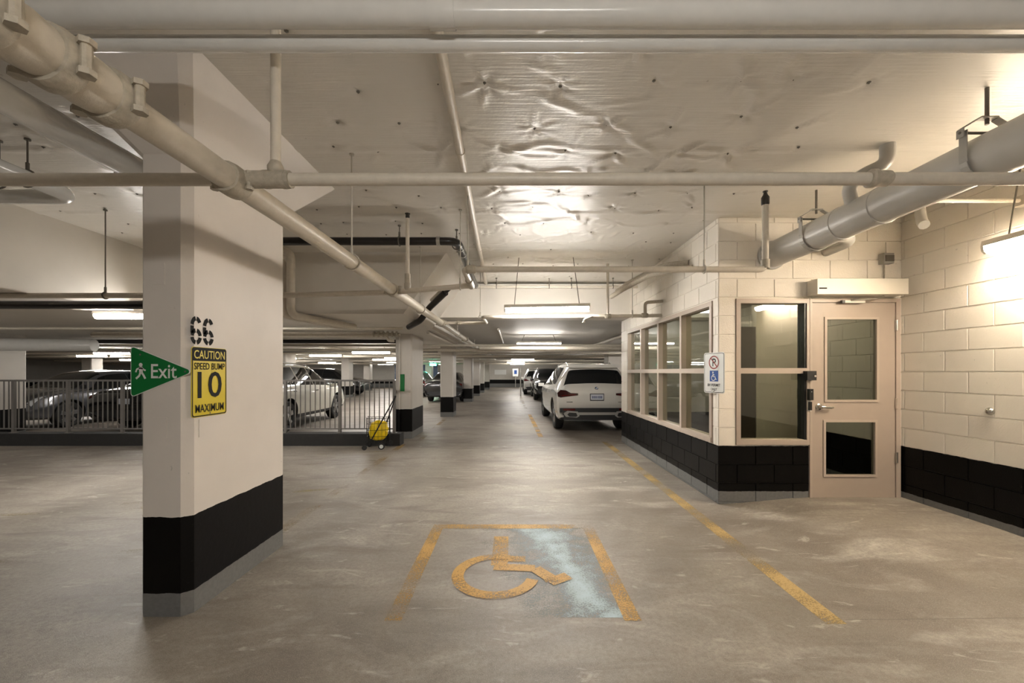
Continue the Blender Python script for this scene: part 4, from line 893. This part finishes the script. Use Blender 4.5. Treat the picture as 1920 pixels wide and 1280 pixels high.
def patch(T, corners, side=1, off=.006, nu=10, nv=6, thick=.0, cross=False):
    # corners: (s,t) at 00,10,11,01. cross=True sweeps t over both sides through the top centre (t>8 mirrors)
    mb = MB(); V = []
    def E(s, t):
        if t > 8: return surf(T, s, 16 - t, -side)
        return surf(T, s, t, side)
    for j in range(nv + 1):
        for i in range(nu + 1):
            u, v = i / nu, j / nv
            s = (1 - u) * (1 - v) * corners[0][0] + u * (1 - v) * corners[1][0] + u * v * corners[2][0] + (1 - u) * v * corners[3][0]
            t = (1 - u) * (1 - v) * corners[0][1] + u * (1 - v) * corners[1][1] + u * v * corners[2][1] + (1 - u) * v * corners[3][1]
            p = E(s, t); a = E(s + .03, t) - E(s - .03, t); b = E(s, t + .02) - E(s, t - .02)
            n = a.cross(b)
            n = n.normalized() if n.length > 1e-9 else Vector((0, 0, 1))
            c = Vector((0, p.y * .6, .75))
            if n.dot(p - c) < 0: n = -n
            V.append(p + n * off)
    F = [(j * (nu + 1) + i, j * (nu + 1) + i + 1, (j + 1) * (nu + 1) + i + 1, (j + 1) * (nu + 1) + i) for j in range(nv) for i in range(nu)]
    return mb.add(V, F)
def wheel_meshes(r):
    ty = MB().lathe([(r * .66, -.10), (r * .90, -.11), (r * .985, -.085), (r, -.04), (r, .04), (r * .985, .085), (r * .90, .11), (r * .66, .10), (r * .62, .03)], (0, 0, 0), (1, 0, 0), 32).mesh('wheel', 'tyre', 40)
    rm = MB().lathe([(r * .67, .05), (r * .69, .095), (r * .64, .10), (r * .60, .06), (.0, .05)], (0, 0, 0), (1, 0, 0), 32, 1)
    rm.lathe([(.05, .05), (.055, .095), (.03, .102), (0, .102)], (0, 0, 0), (1, 0, 0), 14)
    for k in range(5):
        for d in (-.13, .13):
            a = 2 * math.pi * k / 5 + d; c_, s_ = math.cos(a), math.sin(a)
            w0, w1 = .020, .030
            q = [(-w0, .03), (w0, .03), (w1, r * .66), (-w1, r * .66)]
            vs = [(h, x * c_ - y * s_, x * s_ + y * c_) for h in (.06, .098) for (x, y) in q]
            rm.add(vs, [(0, 1, 2, 3), (7, 6, 5, 4), (0, 4, 5, 1), (1, 5, 6, 2), (2, 6, 7, 3), (3, 7, 4, 0)])
    return ty, rm.mesh('rim', ['rim', 'cladding'], 40)
_wh = {}
_cars = {}
def car_body(T, paint, clad):
    NS, NT = 75, 32; ns = len(T['rows']) - 1; mb = MB(); rings = []
    for i in range(NS + 1):
        s = ns * i / NS; R = [surf(T, s, 8 * k / NT) for k in range(NT + 1)]
        Lh = [Vector((-p.x, p.y, p.z)) for p in R[1:-1]][::-1]; rings.append(R + Lh)
    n = len(rings[0]); mb.v = [tuple(p) for r in rings for p in r]
    for i in range(NS):
        for k in range(n):
            k2 = (k + 1) % n; mb.f.append((i * n + k, i * n + k2, (i + 1) * n + k2, (i + 1) * n + k))
            tt = (k + .5) * 8 / NT if k < NT else 16 - (k + .5) * 8 / NT
            mb.mi.append(1 if tt < clad else 0)
    mb.f.append(list(range(n))[::-1]); mb.mi.append(1); mb.f.append(list(range(NS * n, NS * n + n))); mb.mi.append(1)
    me = mb.mesh('body', [paint, 'cladding']); o = inst('body', me)
    cut = MB(); R = T['wr'] + .055
    for ya in T['axle']:
        for sd in (-1, 1): cut.lathe([(R, 0), (R, .6)], (sd * .56, ya - T['L'] / 2, T['wr'] + .01), (sd, 0, 0), 32)
    co = inst('cut', cut.mesh('cut', 'cladding')); md = o.modifiers.new('b', 'BOOLEAN'); md.object = co; md.operation = 'DIFFERENCE'; md.solver = 'EXACT'
    dg = bpy.context.evaluated_depsgraph_get(); m2 = bpy.data.meshes.new_from_object(o.evaluated_get(dg))
    bpy.data.objects.remove(o); bpy.data.objects.remove(co)
    if len(m2.materials) < 2: m2.materials.clear(); m2.materials.append(M[paint]); m2.materials.append(M['cladding'])
    for pl in m2.polygons:
        c = pl.center
        for ya in T['axle']:
            if math.hypot(c.y - (ya - T['L'] / 2), c.z - T['wr'] - .01) < R + .003 and abs(c.x) < .945 and (abs(c.x) < .60 or abs(pl.normal.x) < .5): pl.material_index = 1
    m2.polygons.foreach_set('use_smooth', [True] * len(m2.polygons)); m2.set_sharp_from_angle(angle=math.radians(38)); m2.name = 'body'
    return m2
def car(label, T, paint, loc, rz, kind, clad=2.0, group=None, plate=None, glassm='glass_dark'):
    name = {'suv': 'parked_suv', 'sedan': 'parked_sedan', 'hatch': 'parked_hatchback'}[kind]
    t = thing(name, label, 'car', loc, rz, group); key = (kind, paint, clad)
    if key not in _cars: _cars[key] = car_body(T, paint, clad)
    inst('body', _cars[key], t); Lh = T['L'] / 2
    patch(T, [(9.25, 6.35), (10.95, 6.45), (10.95, 9.55), (9.25, 9.65)], off=.006, nu=8, nv=14).build('windshield', glassm, t, 60)
    rg = {'suv': [(4.15, 6.15), (5.0, 6.5), (5.0, 9.5), (4.15, 9.85)], 'sedan': [(4.6, 6.4), (6.7, 6.5), (6.7, 9.5), (4.6, 9.6)], 'hatch': [(4.2, 6.3), (5.9, 6.5), (5.9, 9.5), (4.2, 9.7)]}[kind]
    patch(T, rg, off=.008, nu=8, nv=16).build('rear_window', glassm, t, 60)
    sg = {'suv': [[(6.9, 4.35), (7.75, 4.25), (7.75, 5.85), (7.1, 5.80)], [(7.80, 4.25), (8.55, 4.25), (8.55, 5.85), (7.80, 5.85)], [(8.60, 4.25), (10.75, 4.25), (9.65, 5.75), (8.60, 5.85)]],
          'sedan': [[(5.7, 4.35), (7.3, 4.25), (7.3, 5.8), (6.7, 5.7)], [(7.35, 4.25), (8.2, 4.25), (8.2, 5.85), (7.35, 5.8)], [(8.25, 4.25), (10.6, 4.25), (9.55, 5.75), (8.25, 5.85)]],
          'hatch': [[(5.3, 4.6), (6.7, 4.3), (6.7, 5.8), (6.1, 5.6)], [(6.75, 4.3), (7.95, 4.25), (7.95, 5.85), (6.75, 5.8)], [(8.0, 4.25), (10.6, 4.25), (9.5, 5.75), (8.0, 5.85)]]}[kind]
    for sd in (-1, 1):
        for c in sg: patch(T, c, sd, .006, 6, 5).build('side_window', glassm, t, 60)
        MB().box(min(sd * .9, sd * 1.08), max(sd * .9, sd * 1.06), 1.03, 1.10, 1.0, 1.10).build('mirror', paint, t)
        if kind == 'suv':
            MB().tube([surf(T, 7.2, 6.7, sd) + Vector((0, 0, -.01)), surf(T, 7.4, 6.7, sd) + Vector((0, 0, .05)), surf(T, 8.8, 6.7, sd) + Vector((0, 0, .05)), surf(T, 9.1, 6.7, sd) + Vector((0, 0, -.01))], .014, 8).build('roof_rail', 'chrome', t)
        for s_ in (7.5, 8.75):
            p = surf(T, s_, 3.75, sd); MB().box(p.x - .012, p.x + .012, p.y - .08, p.y + .08, p.z - .012, p.z + .012).build('door_handle', 'chrome' if kind == 'suv' else paint, t)
        patch(T, [(12.3, 4.2), (13.6, 3.5), (13.8, 4.3), (12.9, 5.2)], sd, .008, 5, 3).build('headlight', 'lamp_clear', t, 60)
        if kind != 'suv': patch(T, [(1.9, 3.9), (3.5, 3.6), (3.4, 4.3), (1.9, 6.6)], sd, .009, 6, 5).build('tail_light', 'lamp_red', t, 60)
    if T['wr'] not in _wh: _wh[T['wr']] = wheel_meshes(T['wr'])
    ty, rm = _wh[T['wr']]
    for ya in T['axle']:
        for sd in (-1, 1):
            w = inst('wheel', ty, t, (sd * T['track'], ya - Lh, T['wr']), (0, 0, 0 if sd > 0 else math.pi)); inst('rim', rm, w)
    return t
def plate_on(t, y, z, dark=True, txt=None):
    pf = MB().box(-.165, .165, y - .012, y + .03, z - .085, z + .085).build('license_plate', 'cladding', t)
    MB().box(-.15, .15, y - .016, y - .010, z - .062, z + .068).build('plate_face', 'plate_white', pf)
    if txt:
        for k in range(7): MB().box(-.118 + .034 * k + (.012 if k > 3 else 0), -.098 + .034 * k + (.012 if k > 3 else 0), y - .018, y - .0155, z - .03, z + .03).build('plate_character', 'plate_blue', pf)   # the characters cannot be read in the photo
# 1 white sport utility car beside the booth
A = car('white sport utility car parked beyond the booth showing its rear', SUV, 'car_white', (1.975 - .06, 9.4 + 2.35, 0), .026, 'suv', 1.95)
yr = -2.35
def rear_poly(parent, poly, y0, y1, mat, name, mirror=False):
    for s in ((1, -1) if mirror else (1,)): MB().prism([(q[0] * s, q[1]) for q in poly], 'y', y0, y1).build(name, mat, parent)
for s in (-1, 1):
    tl = MB().prism([(s * x, z) for x, z in ((.45, .90), (.60, .885), (.86, .85), (.925, .87), (.935, .96), (.86, 1.03), (.74, 1.02), (.62, .955), (.45, .945))], 'y', yr + .005, yr + .14).build('tail_light', 'lamp_dark_red', A)
    MB().prism([(s * x, z) for x, z in ((.50, .905), (.84, .88), (.84, .90), (.50, .925))], 'y', yr + .0, yr + .006).build('light_bar', 'lamp_red', tl)
    MB().box(min(s * .52, s * .80), max(s * .52, s * .80), yr - .012, yr + .05, .545, .59).build('reflector', 'lamp_red', A)
    MB().prism([(s * x, z) for x, z in ((.42, .42), (.46, .52), (.70, .54), (.80, .48), (.74, .40), (.48, .38))], 'y', yr - .03, yr + .03).build('exhaust_surround', 'skid_grey', A)
    MB().prism([(s * x, z) for x, z in ((.47, .425), (.50, .49), (.66, .50), (.71, .455), (.66, .405), (.50, .40))], 'y', yr - .034, yr - .03).build('exhaust_tip', 'cladding', A)
MB().box(-.88, .88, yr - .004, yr + .10, .50, .60).build('bumper_lower', 'cladding', A)
MB().box(-.74, .74, yr - .022, yr + .06, .44, .50).build('diffuser_trim', 'skid_grey', A)
MB().box(-.78, .78, yr - .006, yr + .06, .32, .44).build('diffuser', 'cladding', A)
plate_on(A, yr + .015, .855, txt=True)
bdg = MB().lathe([(.042, 0), (.042, .01), (.036, .013), (0, .013)], (0, yr + .075, 1.055), (0, -1, .25), 20).build('badge', 'black_plastic', A, 30)
for q in range(4): MB().add([Vector((0, yr + .060, 1.059))] + [Vector((.03 * math.cos(q * math.pi / 2 + a), yr + .060 - .0, 1.059 + .03 * math.sin(q * math.pi / 2 + a))) for a in [k * math.pi / 12 for k in range(7)]], [[0] + list(range(1, 8))]).build('badge_quarter', 'badge_blue' if q % 2 else 'sign_white', bdg)
MB().prism([(-.66, 1.60), (-.60, 1.55), (.60, 1.55), (.66, 1.60), (.6, 1.635), (-.6, 1.635)], 'y', yr + .30, yr + .55).build('roof_spoiler', 'car_white', A)
MB().box(-.72, -.58, yr - .001, yr + .03, .735, .752).build('model_badge', 'chrome', A); MB().box(.50, .62, yr + .0, yr + .03, .735, .748).build('model_badge', 'rod', A)
# others
B_ = car('black sport utility car parked nose out beyond the white one', SUV, 'car_dark', (1.98, 22.3, 0), math.pi, 'suv', 2.0); plate_on(B_, 2.34, .5)
C_ = car('distant white sport utility car with its red tail lights visible', SUV, 'car_white', (1.6, 27.4, 0), 0, 'suv', 2.0)
for s in (-1, 1): MB().prism([(s * x, z) for x, z in ((.55, .90), (.90, .86), (.93, .98), (.80, 1.02))], 'y', yr + .0, yr + .14).build('tail_light', 'lamp_red', C_)
D_ = car('charcoal sedan seen from the rear behind the slim column', SEDAN, 'car_charcoal', (-3.3, 18.9 + 2.32, 0), 0, 'sedan', 1.6); plate_on(D_, -2.32, .82)
E_ = car('pearl white crossover parked behind the railing', SUV, 'car_pearl', (-6.45, 8.9 + 2.3, 0), .03, 'suv', 2.15)
for s in (-1, 1): MB().prism([(s * x, z) for x, z in ((.50, .92), (.90, .86), (.935, .98), (.80, 1.04))], 'y', yr + .0, yr + .14).build('tail_light', 'lamp_red', E_)
F_ = car('dark grey hatchback facing the railing next to the wide column', HATCH, 'car_grey', (-12.52, 9.61 + 2.22, 0), math.pi, 'hatch', 1.6)
G_ = car('black sedan parked tail towards the railing', SEDAN, 'car_dark', (-9.35, 9.62 + 2.32, 0), 0, 'sedan', 1.6, glassm='glass_grey'); plate_on(G_, -2.33, .74)
H_ = car('silver sedan parked beyond the pearl white crossover', SEDAN, 'car_silver', (-9.9, 18.8, 0), 0, 'sedan', 1.6)
I_ = car('dark sport utility car parked crosswise near the far wall', SUV, 'car_dark', (-11.5, 25.2, 0), -math.pi / 2, 'suv', 2.0)
J_ = car('black hatchback parked beside the charcoal sedan', HATCH, 'car_dark', (-5.9, 24.8, 0), 0, 'hatch', 1.6)
for (x, y) in ((-18.6, 19.), (-15.6, 19.2)): car('dark sedan far back behind the grey hatchback', SEDAN, 'car_charcoal', (x, y, 0), math.pi, 'sedan', 1.6, 'far dark sedans')

# ------------------------------------------------------------------ distant details
def post_sign(label, x, y, zs, w, h):
    t = thing('post_sign', label, 'sign', (x, y, 0)); MB().tube([(0, 0, 0), (0, 0, zs + h)], .03, 8).build('post', 'bracket_steel', t)
    p = MB().box(-w / 2, w / 2, -.05, -.035, zs, zs + h).build('plate', 'sign_white', t); MB().box(-w * .25, w * .25, -.054, -.05, zs + h * .3, zs + h * .8).build('symbol', 'sign_blue', p)
tag(MB().tube([(0, 0, 0), (0, 0, 1.7)], .035, 8).build('bollard_post', 'bracket_steel', None, 40, (.45, 24., 0)), 'slim grey post standing at the aisle edge near the far cars', 'post')
post_sign('white parking sign with blue symbol on a post near the far wall', .22, 36.5, 1.05, .5, .7)
lb = thing('lobby_window', 'bluish lobby glazing far behind the parked cars', 'window', (-9.0, 36.9, 0))
for k in range(5): MB().box(-1.9 + .8 * k, -1.14 + .8 * k, -.03, .03, .65, 2.1).build('pane', 'lobby_blue', lb)
for k in range(6): MB().box(-1.95 + .8 * k, -1.9 + .8 * k, -.05, .05, .6, 2.15).build('mullion', 'bracket_steel', lb)
MB().box(-1.95, 2.1, -.06, .06, 0, .65).build('base', 'sign_black', lb)
gs = thing('exit_light', 'small glowing green exit light under the far soffit', 'exit light', (-5.6, 28., 1.88))
MB().box(-.22, .22, -.04, .04, 0, .16).build('lit_face', 'exit_glow', gs); MB().tube([(0, 0, .16), (0, 0, ZL - 1.88)], .015, 6).build('stem', 'rod', gs)
tag(MB().box(-.55, .55, -.02, 0, 0, .45).build('notice_board', 'sign_white', None, None, (-1.2, 37.99, 1.2)), 'white notice board on the far end wall', 'notice')
